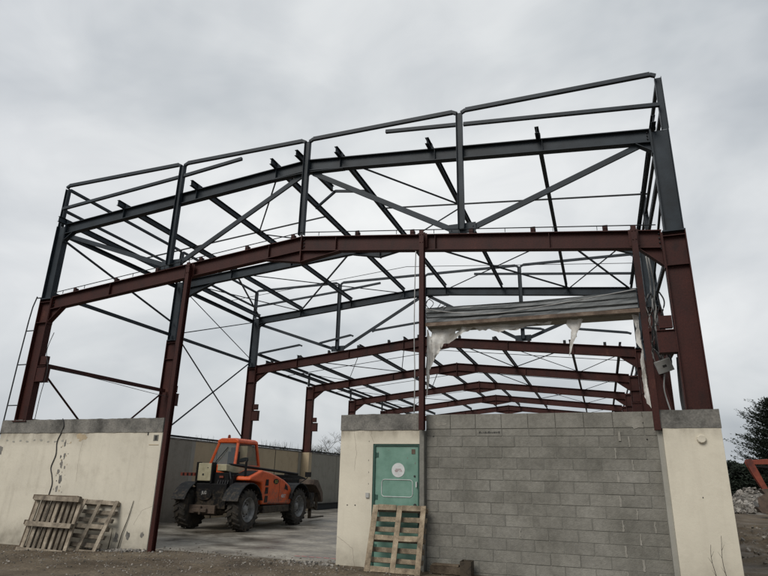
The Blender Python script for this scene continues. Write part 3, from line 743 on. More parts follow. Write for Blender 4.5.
for k in range(nn):
    for j in range(q): fs.append((k*q+j,k*q+(j+1)%q,(k+1)*q+(j+1)%q,(k+1)*q+j))
m_.add(vs,fs); m_.build('ribbed_sheets',SHEET,SH)
m_=MB(); m_.box(11.31,15.42,-.12,.0,4.665,4.70); m_.box(11.31,15.42,-.125,-.112,4.625,4.665); m_.build('lintel_angle',RUSTED,SH)
m_=MB(); m_.box(11.31,15.42,0.001,.34,4.64,4.69); m_.build('soffit_panel',MEMB,SH)
m_=MB(); m_.box(11.33,15.4,.02,.33,4.60,4.638); m_.build('foam_core',SIDEW,SH)
def rag(name,pts,y,seed,parent=None,label=None):
    import bmesh
    bm=bmesh.new(); vs=[bm.verts.new((x,y,z)) for x,z in pts]; bm.faces.new(vs)
    bmesh.ops.triangulate(bm,faces=bm.faces[:])
    for _ in range(3): bmesh.ops.subdivide_edges(bm,edges=bm.edges[:],cuts=1,use_grid_fill=True)
    for v in bm.verts:
        p=v.co; v.co.y+= .10*noise.fractal(Vector((p.x*5,p.z*2.2,seed)),1,2,3); v.co.x+=.012*noise.noise(Vector((p.x*14,p.z*14,seed))); v.co.z+=.015*noise.noise(Vector((p.x*14,p.z*14,seed+5)))
    me=bpy.data.meshes.new(name); bm.to_mesh(me); bm.free(); me.polygons.foreach_set('use_smooth',[True]*len(me.polygons))
    me.materials.append(MEMB); o=bpy.data.objects.new(name,me); col.objects.link(o)
    if parent: o.parent=parent; o.matrix_parent_inverse=wm(parent).inverted()
    return o
TM=thing('torn_membrane','torn white membrane hanging from the lintel in a ragged triangle beside the middle red post','membrane',(11.3,.1,4.5))
rag('hanging_sheet',[(11.30,4.60),(11.33,4.60),(11.36,4.46),(11.42,4.42),(11.56,4.43),(11.62,4.42),(11.62,4.46),(11.50,4.50),(11.42,4.50),(11.40,4.60),(11.95,4.61),(11.88,4.5),(11.80,4.49),(11.78,4.46),(11.9,4.49),(12.05,4.57),(12.0,4.61),(12.32,4.61),(12.1,4.47),(11.95,4.42),(11.80,4.33),(11.66,4.26),(11.52,4.10),(11.45,4.03),(11.40,3.9),(11.35,3.72),(11.34,3.5),(11.31,3.3),(11.29,3.12),(11.28,3.5),(11.27,4.0)],.06,1,TM)
TM2=thing('torn_membrane','ragged white fringe hanging under the middle of the rusty lintel','membrane',(12.9,.1,4.6))
rag('fringe',[(12.25,4.61),(13.85,4.61),(13.8,4.55),(13.5,4.56),(13.3,4.52),(13.15,4.47),(12.95,4.48),(12.8,4.44),(12.6,4.52),(12.4,4.50)],.04,5,TM2)
TM3=thing('torn_membrane','small shredded white strip dangling from the lintel near the right post','membrane',(14.2,.1,4.5))
rag('strip',[(14.12,4.61),(14.42,4.61),(14.36,4.46),(14.28,4.36),(14.27,4.26),(14.20,4.16),(14.16,4.0),(14.10,3.9),(14.13,4.1),(14.17,4.28),(14.18,4.4),(14.1,4.5)],.04,9,TM3)
TM4=thing('torn_membrane','long narrow torn white strip hanging beside the right red post','membrane',(15.35,.1,3.8))
rag('strip',[(15.28,4.6),(15.39,4.6),(15.39,4.2),(15.40,3.9),(15.40,3.6),(15.42,3.2),(15.43,2.9),(15.36,2.98),(15.34,3.1),(15.41,3.3),(15.40,3.55),(15.33,3.7),(15.375,3.95),(15.30,4.1),(15.33,4.35)],.04,12,TM4)
# cables
def cable(name,pts,r,mat,label,sub=8):
    P=[Vector(p) for p in pts]; o=[]
    for i in range(len(P)-1):
        p0=P[max(i-1,0)];p1=P[i];p2=P[i+1];p3=P[min(i+2,len(P)-1)]
        for k in range(sub):
            t=k/sub; o.append(.5*((2*p1)+(p2-p0)*t+(2*p0-5*p1+4*p2-p3)*t*t+(3*p1-p0-3*p2+p3)*t**3))
    o.append(P[-1]); m_=MB(); m_.tube(o,r,6); ob=m_.build(name,mat,smooth=True)
    if label: tag(ob,label,'cable')
    return ob
cable('hanging_cable',[(11.34,-.20,4.98),(11.9,-.21,4.86),(12.7,-.2,4.78),(13.6,-.2,4.84),(14.6,-.2,4.95),(15.39,-.18,5.05)],.010,PALECABLE,'thin pale cable sagging across the ribbed sheets over the opening')
cable('coiled_cable',[(11.33,-.22,5.02),(11.42,-.26,5.16),(11.52,-.24,5.08),(11.42,-.22,4.98),(11.36,-.25,5.10),(11.5,-.24,5.2),(11.66,-.22,5.08),(11.6,-.2,4.98),(11.8,-.22,5.02),(11.72,-.2,4.93)],.008,RUBBER,'black cable coiled at the left end of the ribbed sheets')
cable('hanging_rope',[(11.12,-.2,6.3),(11.10,-.2,5.4),(11.09,-.19,4.4),(11.11,-.2,3.6),(11.10,-.2,2.86)],.011,PALECABLE,'pale rope hanging straight down just left of the middle red post')
cable('wall_cable',[(1.72,-.05,2.88),(1.80,-.05,2.70),(1.74,-.035,2.53),(1.66,-.035,2.3),(1.70,-.035,2.0),(1.62,-.035,1.7),(1.70,-.035,1.5),(1.76,-.035,1.3),(1.72,-.035,1.05)],.011,RUBBER,'black cable hanging down the left cream wall above the pallets')
cable('hanging_cable',[(.62,.4,4.28),(1.2,1.5,4.12),(1.2,3.2,4.05),(.5,5.2,4.15)],.008,RUBBER,'thin black wire sagging beneath the red side tie at left')
cable('hanging_cable',[(.75,.0,5.2),(.62,.0,4.7),(.78,.0,4.2),(.72,.0,3.5),(.70,.0,2.87)],.009,RUBBER,'black wire dangling beside the left front column')
random.seed(21)
BC=thing('cable_bundle','tangled bundle of pale and black cables hanging behind the right red post','cables',(15.7,.7,4.3))
def sub(pts,r,mat):
    o=cable('cable',pts,r,mat,None); o.parent=BC; o.matrix_parent_inverse=wm(BC).inverted()
sub([(15.72,.7,6.0),(15.74,.7,5.5),(15.72,.66,5.1),(15.78,.7,4.7),(15.66,.7,4.35),(15.62,.7,3.9)],.016,PALECABLE)
sub([(15.76,.7,6.0),(15.80,.7,5.4),(15.76,.66,5.0),(15.72,.7,4.5),(15.70,.7,4.2),(15.74,.7,3.85)],.016,PALECABLE)
for k in range(11):
    x=15.62+random.uniform(-.02,.26); p=[]
    for q in range(7): p.append((x+random.uniform(-.07,.07),.66+random.uniform(-.06,.06),5.2-q*.26+random.uniform(-.06,.06)))
    sub(p,random.choice((.008,.011,.014)),RUBBER if k%3 else PALECABLE)
for k in range(6):
    a=random.uniform(0,6); p=[(15.80+.1*math.cos(a+q*.9)*(1+.3*(q%2)),.66+.02*q,4.12+.15*math.sin(a+q*.9)) for q in range(8)]
    sub(p,.010,RUBBER if k%2 else DARKGREY)
sub([(15.78,.7,3.6),(15.74,.7,3.3),(15.80,.68,2.9)],.014,PALECABLE)
sub([(16.05,.4,3.85),(16.02,.42,3.4),(16.0,.4,3.0),(16.02,.4,2.85)],.03,RUBBER)
sub([(16.0,.4,3.85),(15.98,.4,3.5),(15.97,.42,3.1),(15.98,.4,2.85)],.025,RUBBER)
EB=thing('junction_box','tilted light grey electrical box dangling from the cables behind the right red post','electrical box',(15.78,.64,3.75))
m_=MB(); m_.box(-.14,.14,-.05,.05,-.12,.12); xf=Matrix.Translation((15.78,.62,3.74))@Matrix.Rotation(R(-18),4,'Y')@Matrix.Rotation(R(12),4,'X')
m_.build('box_body',BOXG,EB,bevel=.01,xf=xf)
m_=MB(); m_.box(-.035,.035,-.056,-.05,-.02,.02); m_.build('dark_label',INK,EB,xf=xf)
# downpipe/cable mast at the left
DP=thing('conduit_rail','thin dark vertical rod with stand-off brackets outside the left front column','rod',(-.2,0,3))
m_=MB(); m_.tube([(-.15,-.02,6.3),(-.24,-.02,6.0),(-.28,-.02,5.6),(-.34,-.02,4.4),(-.40,-.02,2.5)],.018,6); m_.build('rod',DARKGREY,DP)
for z,x in ((6.25,-.13),(5.3,-.28),(4.35,-.33),(3.25,-.36)):
    m_=MB(); m_.tube4((x,-.02,z),(.03,-.02,z),.025,.025); m_.build('bracket',DARKGREY,DP)

# ------------------------------------------------------------------ pallets
def pallet(label,wd,ht,mat,xf,vert,seed,group='wooden pallets leaning on the walls'):
    """underside facing -Y; local x = width, z = height, y = thickness"""
    random.seed(seed)
    t=thing('wooden_pallet',label,'pallet',xf.translation,group)
    th=.14
    def bd(x0,x1,y0,y1,z0,z1,nm,tone=None):
        m_=MB(); j=lambda:random.uniform(-.006,.006)
        x0,x1,z0,z1=x0+j(),x1+j(),z0+j(),z1+j()
        m_.box(x0,x1,y0,y1,z0,z1,tone if tone is not None else random.random())
        # skew corners a little
        m_.v=[(x+j(),y,z+j()) for x,y,z in m_.v]
        m_.build(nm,mat,t,xf=xf,bevel=.003)
    def R4(a0,a1,y0,y1,b0,b1,nm,tone=None):
        # a along 'skid direction', b across
        if vert: bd(b0,b1,y0,y1,a0,a1,nm,tone)
        else: bd(a0,a1,y0,y1,b0,b1,nm,tone)
    La,Lb=(ht,wd) if vert else (wd,ht)
    bw=.10
    pos=[0,(Lb-bw)/2,Lb-bw]; posa=[0,(La-bw)/2,La-bw]
    for p_ in pos: R4(0,La,0,.022,p_,p_+bw,'skid_board',random.uniform(.55,1))
    for p_ in pos:
        for q_ in posa: R4(q_+.003,q_+bw-.003,.0225,.095,p_+.003,p_+bw-.003,'block',random.uniform(.1,.5))
    for q_ in posa:                                       # cross members
        for s0,s1 in ((pos[0]+bw,pos[1]),(pos[1]+bw,pos[2])) if vert else ((0,Lb),):
            if vert: R4(q_,q_+bw,.004,.026,s0+.004,s1-.004,'cross_board',random.uniform(.4,.9))
            else: R4(q_,q_+bw,.0955,.1175,s0,s1,'cross_board',random.uniform(.5,1))
    n=7 if vert else 9; pitch=(La-.09)/(n-1)
    for k in range(n):
        a=k*pitch; R4(a,a+.088,.118,.14,0,Lb,'deck_board',random.uniform(0,.6))
    return t
def lean(x,y,z,ang,yaw=0,roll=0):
    return Matrix.Translation((x,y,z))@Matrix.Rotation(R(yaw),4,'Z')@Matrix.Rotation(R(-ang),4,'X')@Matrix.Rotation(R(roll),4,'Y')
pallet('square grey wooden pallet, leftmost on the cream wall, with three level boards in front',1.42,1.20,WOOD,lean(1.94,-.84,-.125,11,-2,0),False,1)
pallet('dark wooden pallet sandwiched behind the leftmost one, only its left and top edges showing',1.40,1.22,WOODD,lean(1.70,-.67,-.125,11,-1,0),False,7)
pallet('smaller grey wooden pallet leaning on the cream wall, partly behind the leftmost one',1.02,1.20,WOOD,lean(2.93,-.60,-.10,24,1,1),True,2)
pallet('tall wooden pallet leaning in front of the green door',1.06,1.20,WOOD2,lean(10.28,-.58,.0,20,0,0),True,4)

# ------------------------------------------------------------------ small debris
m_=MB(); m_.box(11.42,11.98,-.22,-.05,.0,.13,.1); m_.box(11.45,11.95,-.225,-.045,.131,.16,.5); tag(m_.build('timber_baulk',WOODD,bevel=.005),'short dark timber baulk lying at the foot of the block wall','timber')
t=thing('plastic_crate','small open black crate at the foot of the block wall, right of the pallet','crate',(12.08,-.15,0))
m_=MB(); m_.box(11.99,12.19,-.30,-.29,0,.24); m_.box(11.99,12.19,-.05,-.04,0,.24); m_.box(11.99,12.0,-.289,-.051,0,.24); m_.box(12.18,12.19,-.289,-.051,0,.24); m_.box(12.001,12.179,-.289,-.051,0,.01)
m_.build('crate_shell',BLACK,t)
m_=MB(); m_.box(14.8,15.35,-.33,-.22,-.02,.06,.1); tag(m_.build('black_timber',BLACK,bevel=.004),'black timber length on the ground before the block wall','timber')
m_=MB(); m_.box(15.13,15.45,-.40,-.34,.02,.05,.6); tag(m_.build('yellow_strip',YEL,bevel=.004),'short yellowish strip on the ground by the corner pier','strip')
random.seed(9)
def stones(name,label,cat,regs,mat,kind='stuff'):
    m_=MB()
    for (cx,cy,sx,sy,n,r0,r1) in regs:
        for _ in range(n):
            x=random.gauss(cx,sx); y=random.gauss(cy,sy)
            if -.4<x<5 and -.03<y<.3 or 9.4<x<16.6 and -.15<y<.4: continue
            rr=random.uniform(r0,r1)*random.uniform(.4,1)
            z0=.006 if (0<x<16.4 and y>.25) else gz(x,y)
            m_.rock(x,y,z0+rr*.25,rr,random.random())
    return tag(m_.build(name,mat),label,cat,kind=kind)
stones('loose_gravel','loose stones and gravel scattered over the muddy ground','gravel',[(8,-1.5,5.5,1.0,2400,.008,.03),(8.8,-.3,.9,.25,260,.01,.04),(3,-1,2.5,.7,600,.008,.03),(7,.15,1.6,.12,380,.01,.035),(14,-1.2,2.5,.8,700,.008,.03),(20,8,2,5,900,.02,.10)],STONE)
stones('rubble_heap','small heap of broken plaster and cement at the foot of the left wall end','rubble',[(4.25,-.22,.32,.10,170,.015,.06),(4.6,-.2,.2,.08,60,.02,.07)],ROCKM,None)
stones('rubble_heap','scatter of broken masonry on the ground at the doorway edge of the door wall','rubble',[(9.05,-.12,.28,.14,110,.015,.06)],ROCKM,None)
for pts,lab in (([(4.10,-.06,-.05),(4.16,-.05,.3),(4.26,-.04,.62),(4.34,-.035,1.0)],'thin dark stick leaning on the left cream wall by the doorway'),([(3.85,-.08,-.05),(3.87,-.06,.2),(3.86,-.05,.40)],'short dark stick leaning on the left cream wall beside the pallets')):
    m_=MB(); m_.tube(pts,.014,5,r1=.006); tag(m_.build('stick',BARK),lab,'stick')
for k,(x,h) in enumerate(((16.02,.72),(16.17,.86))):
    t=thing('bare_weed',('shorter' if k==0 else 'taller')+' bare weed stem growing in front of the corner pier','weed',(x,-.3,0))
    m_=MB(); p=[(x+.02*math.sin(q*.8+k),-.3+.01*q,h*q/8) for q in range(9)]; m_.tube(p,.006,5,r1=.003); m_.build('stem',BARK,t)
    m_=MB()
    for q in (3,5,6): m_.tube([p[q],(p[q][0]+(-1)**q*.05,p[q][1],p[q][2]+.09)],.003,4,r1=.001)
    m_.build('twig',BARK,t)
m_=MB(); x=8.2
while x<9.15:
    a=random.uniform(-.01,.01); m_.add([(x,.62+a,.0105),(x+.14,.60-a,.0105),(x+.14,.66+a,.0105),(x,.68-a,.0105)],[(0,1,2,3)]); x+=.17
o=m_.build('floor_marking',PINK); struct(o)
# ------------------------------------------------------------------ telehandler
T=thing('telehandler','muddy orange telehandler parked inside on the slab, rear wheels towards the doorway','telehandler',(3.05,6.5,0))
m_=MB(); m_.box(2.62,3.50,4.70,9.2,.55,1.02); m_.box(2.50,3.62,4.62,5.1,.62,1.35); m_.box(2.55,3.55,9.2,9.5,.5,.85); m_.box(3.5,4.28,5.75,7.45,.48,.70); m_.box(1.95,2.62,5.8,7.2,.50,1.15)
m_.build('chassis',BLACK,T,bevel=.02)
def wheel(x,y,side):
    m_=MB(); R_=.62
    m_.lathe((x,y,R_),(side,0,0),[(-.21,.36),(-.215,.45),(-.20,.54),(-.16,.575),(.16,.575),(.20,.54),(.215,.45),(.205,.36),(.12,.34),(-.12,.34)],48)
    for k in range(20):
        for h,ph in ((1,0),(-1,.5)):
            a=2*math.pi*(k+ph)/20; a2=a+.20
            p=[]; 
            def P(ax,aa,rr): return (x+side*ax, y+math.cos(aa)*rr, R_+math.sin(aa)*rr)
            w_=.055
            vs=[P(0,a-w_,.57),P(0,a+w_,.57),P(h*.21,a2+w_*.8,.54),P(h*.21,a2-w_*.8,.54),P(0,a-w_*.7,.62),P(0,a+w_*.7,.62),P(h*.215,a2+w_*.6,.60),P(h*.215,a2-w_*.6,.60)]
            m_.add(vs,[(0,3,2,1),(4,5,6,7),(0,1,5,4),(1,2,6,5),(2,3,7,6),(3,0,4,7)])
    ty=m_.build('wheel',TYRE,T)
    m_=MB(); m_.lathe((x,y,R_),(side,0,0),[(-.16,.345),(.19,.365),(.205,.345),(.15,.31),(.12,.29),(.06,.27),(.05,.15),(.10,.13),(.12,.09),(.13,.04)],36)
    m_.build('rim',RIM,ty,smooth=False)
    m_=MB()
    for k in range(8):
        a=2*math.pi*k/8; m_.lathe((x+side*.052,y+math.cos(a)*.19,R_+math.sin(a)*.19),(side,0,0),[(0,.018),(.03,.018)],6)
    m_.build('wheel_nuts',BLACK,ty)
for y in (4.85,8.1):
    wheel(2.21,y,-1); wheel(4.12,y,1)
    m_=MB(); m_.lathe((2.1,y,.6),(1,0,0),[(0,.10),(.5,.10),(.7,.18),(1.2,.18),(1.4,.10),(1.95,.10)],16); m_.box(2.8,3.3,y-.2,y+.2,.42,.78); m_.build('axle',BLACK,T)
def fender(xa,xb,yc,z0):
    m_=MB(); pts=[]; n=9
    for k in range(n+1):
        a=R(18+144*k/n); pts.append((yc-math.cos(a)*.74*(1.02),.62+math.sin(a)*.76+z0))
    inn=[(yc+(p[0]-yc)*.955,.62+(p[1]-.62)*.955) for p in reversed(pts)]
    m_.extr(pts+inn,0,xa,xb); m_.build('fender',FENDER,T,bevel=.015)
for y in (4.85,8.1): fender(1.98,2.48,y,.02); fender(3.82,4.37,y,.02)
# engine cover
m_=MB(); hood=[(5.68,.74),(7.60,.70),(7.60,1.16),(7.45,1.32),(7.05,1.49),(6.65,1.60),(6.2,1.70),(5.62,1.775),(4.92,1.56),(4.88,1.46),(5.6,1.40)]
m_.extr(hood,0,3.50,4.26); EC=m_.build('engine_cover',ORANGE,T,bevel=.05)
m_=MB(); m_.add([(3.60,5.0,1.575),(4.12,5.0,1.575),(4.12,5.56,1.748),(3.60,5.56,1.748)],[(0,1,2,3)]); m_.v=[(a,b_-.006,c_+.02) for a,b_,c_ in m_.v]; m_.build('grille',BLACK,EC)
m_=MB()
for z0,z1 in ((.80,1.0),(1.06,1.26),(1.31,1.50)): m_.extr([(5.80,z0),(6.0,z0),(6.0,z1),(5.84,z1)],0,4.262,4.27)
m_.build('side_vent',BLACK,EC)
m_=MB(); m_.extr([(7.08,1.20),(7.32,1.15),(7.28,1.27),(7.12,1.37)],0,4.262,4.268); m_.build('rear_vent',BLACK,EC)
m_=MB(); m_.extr([(6.0+.0,.76),(7.38,.73),(7.38,.75),(6.0,.785)],0,4.262,4.266); m_.box(4.262,4.266,6.72,6.73,.8,1.5); m_.build('panel_seam',INK,EC)
m_=MB(); m_.extr([(6.48+.17*math.cos(R(a)),1.44+.085*math.sin(R(a))) for a in range(0,360,20)],0,4.262,4.270); BD=m_.build('badge',BLACK,EC,'dark oval maker badge with yellow letters')
def text(body,size,mat,parent,loc,rot,name='lettering',ext=.002,sx=1):
    cu=bpy.data.curves.new(name,'FONT'); cu.body=body; cu.size=size; cu.align_x='CENTER'; cu.align_y='CENTER'; cu.extrude=ext; cu.offset=size*.02
    o=bpy.data.objects.new(name,cu); col.objects.link(o); bpy.context.view_layer.update()
    me=bpy.data.meshes.new_from_object(o.evaluated_get(bpy.context.evaluated_depsgraph_get())); bpy.data.objects.remove(o)
    o=bpy.data.objects.new(name,me); col.objects.link(o); me.materials.clear(); me.materials.append(mat)
    Mx=Matrix.Translation(loc)@rot@Matrix.Diagonal((sx,1,1,1)); me.transform(Mx)
    if parent: o.parent=parent; o.matrix_parent_inverse=wm(parent).inverted()
    return o
rotX=Matrix(((0,0,1,0),(1,0,0,0),(0,1,0,0),(0,0,0,1)))    # readable from +X
rotF=Matrix.Rotation(R(90),4,'X')                           # readable from -Y
text('JLG',.12,YEL,BD,(4.273,6.48,1.437),rotX)
text('4017',.15,WHITE,EC,(4.266,7.02,.97),rotX)
# cab
CB=MB(); 
def slab_frame(mb,a,b_,w_): mb.tube4(a,b_,w_,w_)
xb0,xb1,yb0,yb1=2.12,3.10,5.72,7.2; xt0,xt1,yt0,yt1=2.32,3.06,5.86,6.98; zb,zt=1.90,2.66
crn=[((xb0,yb0),(xt0,yt0)),((xb1,yb0),(xt1,yt0)),((xb1,yb1),(xt1,yt1)),((xb0,yb1),(xt0,yt1))]
for a,b_ in crn: CB.tube4((*a,zb),(*b_,zt),.085,.085)
for k in range(4):
    a=crn[k][0]; b_=crn[(k+1)%4][0]; CB.tube4((*a,zb),(*b_,zb),.07,.07)
CB.box(2.08,3.12,5.70,7.22,1.15,1.88)
CAB=CB.build('cab',ORANGE,T,bevel=.015)
m_=MB(); m_.extr([(2.26,2.64),(3.12,2.64),(3.10,2.74),(2.98,2.80),(2.42,2.80),(2.29,2.74)],1,5.80,7.04); m_.build('cab_roof',ORANGE,CAB,bevel=.03)
for k in range(4):
    a,b_=crn[k]; c_,d_=crn[(k+1)%4]
    m_=MB(); m_.add([(*a,zb),(*c_,zb),(*d_,zt),(*b_,zt)],[(0,1,2,3)]); m_.build('window',GLASS,CAB)
m_=MB(); m_.tube([(2.35,5.70,2.0),(2.5,5.72,2.2),(2.72,5.80,2.5)],.014,5); m_.build('wiper',BLACK,CAB)
m_=MB(); m_.box(2.42,2.82,6.25,6.42,1.9,2.38); m_.box(2.42,2.82,6.42,6.8,1.88,1.98); m_.box(2.5,2.74,6.27,6.39,2.38,2.52); m_.build('driver_seat',BLACK,CAB,bevel=.03)
m_=MB(); m_.lathe((2.62,6.95,2.12),(0,-.5,1),[(0,.17),(.025,.17)],20); m_.build('steering_wheel',BLACK,CAB)
m_=MB(); m_.lathe((2.60,5.98,2.80),(0,0,1),[(0,.05),(.05,.05),(.10,.042),(.12,.02)],14); m_.build('beacon',ORANGE2,CAB)
# boom and rear gear
m_=MB(); m_.tube4((3.28,5.1,1.52),(3.28,9.0,1.52),.24,.28); m_.tube([(3.42,4.95,1.925),(3.50,7.2,1.81),(3.54,9.3,1.70)],.045,8); m_.tube4((3.28,8.9,1.665),(3.28,10.3,1.46),.18,.22); m_.tube4((3.28,10.2,1.5),(3.28,10.5,.8),.16,.18); BM=m_.build('boom',BLACK,T,bevel=.01)
m_=MB(); m_.extr([(4.75,1.73),(5.2,1.67),(6.6,1.68),(6.6,1.78),(5.2,1.90),(4.75,1.93)],0,3.12,3.46); m_.build('boom_pivot',MBEIGE,T,bevel=.02)
m_=MB(); m_.box(2.50,3.00,4.62,4.70,1.42,1.95); RPn=m_.build('rear_plate',MBEIGE,T,bevel=.02)
m_=MB(); m_.box(2.68,2.74,4.612,4.62,1.58,1.64); m_.box(2.85,2.88,4.612,4.62,1.80,1.83); m_.build('hole',INK,RPn)
m_=MB(); m_.box(2.44,2.499,4.60,4.8,1.35,1.98); m_.box(3.001,3.06,4.60,4.8,1.35,1.98); m_.box(2.5,3.6,4.72,5.6,1.32,1.68); m_.box(3.1,3.75,4.75,5.3,.9,1.62); m_.build('rear_frame',BLACK,T,bevel=.01)
m_=MB(); m_.extr([(2.86+.27*math.cos(R(a)),1.02+.17*math.sin(R(a))) for a in range(0,360,15)],1,4.575,4.612); CW=m_.build('counterweight',BLACK,T,bevel=.01)
m_=MB(); m_.extr([(2.86+.15*math.cos(R(a)),1.08+.075*math.sin(R(a))) for a in range(0,360,20)],1,4.568,4.575); LG=m_.build('badge',FENDER,CW)
text('JLG',.12,BOXG,LG,(2.86,4.565,1.075),rotF)
m_=MB(); m_.box(2.35,3.35,4.5,4.6,.48,.72); m_.box(2.6,3.1,4.42,4.5,.52,.62); m_.lathe((2.86,4.45,.45),(0,0,1),[(0,.04),(.25,.04)],10); m_.build('tow_hitch',IRON,T,bevel=.01)
m_=MB(); m_.box(1.55,2.1,5.0,5.06,1.56,1.66); m_.build('indicator_bar',ORANGE2,T)
m_=MB(); m_.box(1.64,1.70,4.99,4.999,1.57,1.65); m_.box(1.8,1.86,4.99,4.999,1.57,1.65); m_.box(1.96,2.02,4.99,4.999,1.57,1.65); m_.build('tail_light',BLACK,T)
m_=MB(); m_.tube([(4.0,5.0,1.4),(4.0,5.0,2.02)],.035,8); m_.tube([(4.0,5.0,2.0),(4.0,5.06,2.08)],.03,8); m_.build('exhaust_pipe',BLACK,T)
m_=MB()
for q in range(5): m_.tube([(3.2+.09*q,4.8,1.55),(3.25+.09*q,4.66,1.35),(3.2+.07*q,4.75,1.05)],.018,6)
m_.tube([(3.62,4.72,1.7),(3.75,4.6,1.5),(3.7,4.7,1.2)],.02,6); m_.build('hydraulic_hoses',RUBBER,T)
m_=MB(); m_.box(3.28,3.42,4.68,4.72,1.52,1.58); m_.build('tail_light',ORANGE2,T)
# front carriage, fork and bucket
m_=MB(); m_.box(2.45,4.10,9.95,10.03,.45,.55); m_.box(2.45,4.10,9.95,10.03,1.02,1.12); m_.box(2.45,2.53,9.95,10.03,.551,1.019); m_.box(4.02,4.10,9.95,10.03,.551,1.019); CR=m_.build('fork_carriage',BLACK,T)
for x in (2.75,3.7):
    m_=MB(); m_.box(x,x+.12,10.035,10.09,.10,1.1); m_.box(x,x+.12,10.09,11.2,.10,.15); m_.build('fork',BLACK,CR)
m_=MB(); m_.extr([(9.4,1.52),(9.75,1.50),(10.2,1.05),(10.25,.72),(10.15,.70),(9.95,1.02),(9.6,1.28),(9.35,1.34)],0,2.5,4.22); m_.build('bucket',IRON,T,bevel=.01)
m_=MB(); m_.tube([(4.0,8.7,1.4),(4.1,9.0,1.55),(4.12,9.05,1.66)],.018,6); m_.box(4.0,4.24,9.03,9.07,1.60,1.78); m_.build('mirror',BLACK,T)
m_=MB(); m_.tube([(3.55,7.7,1.42),(3.6,8.3,1.52),(3.65,8.9,1.50)],.025,6); m_.box(3.6,3.95,8.2,8.7,1.36,1.52); m_.build('control_block',BLACK,T)
m_=MB(); m_.tube4((3.9,9.2,1.1),(4.05,10.0,.45),.08,.08); m_.box(3.95,4.2,9.2,9.5,.55,1.05); m_.build('lift_link',BLACK,T)

# ------------------------------------------------------------------ excavator
def at(x,z,y=28): return (x,y,z)
EX=thing('excavator','worn orange excavator at the right edge beyond the rubble, its bucket curled near the ground','excavator',(27,28.2,0))
m_=MB(); m_.extr([(22.0,2.90),(22.25,3.08),(24.6,3.22),(26.4,2.2),(26.9,1.5),(26.5,1.3),(25.8,2.0),(24.4,2.86),(22.2,2.82)],1,27.86,28.14); m_.build('boom',ORANGE2,EX,bevel=.02)
m_=MB(); m_.extr([(21.92,3.10),(22.16,3.12),(22.35,2.6),(22.80,1.30),(22.58,1.22),(22.1,2.3),(21.85,2.95)],1,27.78,27.855); m_.extr([(21.92,3.10),(22.16,3.12),(22.35,2.6),(22.80,1.30),(22.58,1.22),(22.1,2.3),(21.85,2.95)],1,28.145,28.22); m_.build('stick',ORANGE2,EX)
m_=MB(); m_.tube([at(22.3,2.72,27.9),at(24.0,2.55,27.9)],.06,10); m_.build('hydraulic_ram',BLACK,EX)
m_=MB(); m_.tube([at(24.0,2.55,27.9),at(25.3,2.4,27.9)],.09,10); m_.build('ram_cylinder',ORANGE2,EX)
m_=MB(); bk=[(22.33,1.5),(22.83,1.55),(23.13,1.2),(23.20,.75),(22.98,.35),(22.58,.18),(22.18,.28),(22.00,.55),(22.13,.58),(22.30,.42),(22.58,.36),(22.86,.52),(23.00,.8),(22.88,1.1),(22.48,1.28)]
m_.extr(bk,1,27.55,28.45); m_.extr([(22.08,.5),(22.30,.42),(22.58,.36),(22.86,.52),(23.00,.8),(22.88,1.1),(22.48,1.28),(22.08,1.05)],1,27.54,27.56); BU=m_.build('bucket',IRON,EX)
m_=MB()
for q in range(5): m_.extr([(22.02,.60),(22.20,.52),(22.00,.86)],1,27.58+q*.19,27.66+q*.19)
m_.build('bucket_teeth',RIM,BU)
for y in (27.2,28.9):
    m_=MB(); tr=[]
    for k in range(16):
        a=R(90+k*180/15); tr.append((25.6+.36*math.cos(a),.40+.36*math.sin(a)))
    for k in range(16):
        a=R(-90+k*180/15); tr.append((28.6+.36*math.cos(a),.40+.36*math.sin(a)))
    m_.extr(tr,1,y,y+.45); m_.build('track',BLACK,EX)
m_=MB(); m_.box(25.9,28.9,27.35,29.2,.85,1.9); m_.box(27.6,29.0,27.4,29.15,1.9,2.2); m_.lathe((27.2,28.3,.5),(0,0,1),[(0,.6),(.36,.6)],24); m_.build('upper_body',ORANGE2,EX,bevel=.05)
m_=MB(); m_.box(26.0,27.3,28.35,29.2,1.9,3.0); m_.build('cab',GLASS,EX); m_=MB(); m_.box(25.95,27.35,28.3,29.25,3.0,3.1)
for x in (26.0,27.3):
    for y in (28.35,29.2): m_.tube4((x,y,1.9),(x,y,3.0),.08,.08)
m_.build('cab_frame',BLACK,EX)
EX.location.x+=.32

# ------------------------------------------------------------------ rubble heap far right
random.seed(33); m_=MB()
for _ in range(3200):
    x=random.uniform(21.5,38); y=random.uniform(33,41)
    h=1.75*max(0,1-((y-37)/4.2)**2)*(.6+.4*noise.noise(Vector((x*.5,y*.5,1))))*smooth(21,24,x)
    rr=random.uniform(.08,.30)*random.uniform(.4,1)
    m_.rock(x,y,max(0,h*random.uniform(.85,1.0))+rr*.2,rr,random.random()**.8,.55)
# core of the heap
nx_,ny_=40,16; vs=[]
for j in range(ny_+1):
    for i in range(nx_+1):
        x=21+18*i/nx_; y=32.6+8.8*j/ny_
        h=1.65*max(0,1-((y-37)/4.2)**2)*(.6+.4*noise.noise(Vector((x*.5,y*.5,1))))*smooth(21,24,x)
        vs.append((x,y,h-.08))
m_.add(vs,[(j*(nx_+1)+i,j*(nx_+1)+i+1,(j+1)*(nx_+1)+i+1,(j+1)*(nx_+1)+i) for j in range(ny_) for i in range(nx_)],.2)
tag(m_.build('demolition_rubble',ROCKM),'long heap of broken pale concrete beyond the excavator','rubble',kind='stuff')

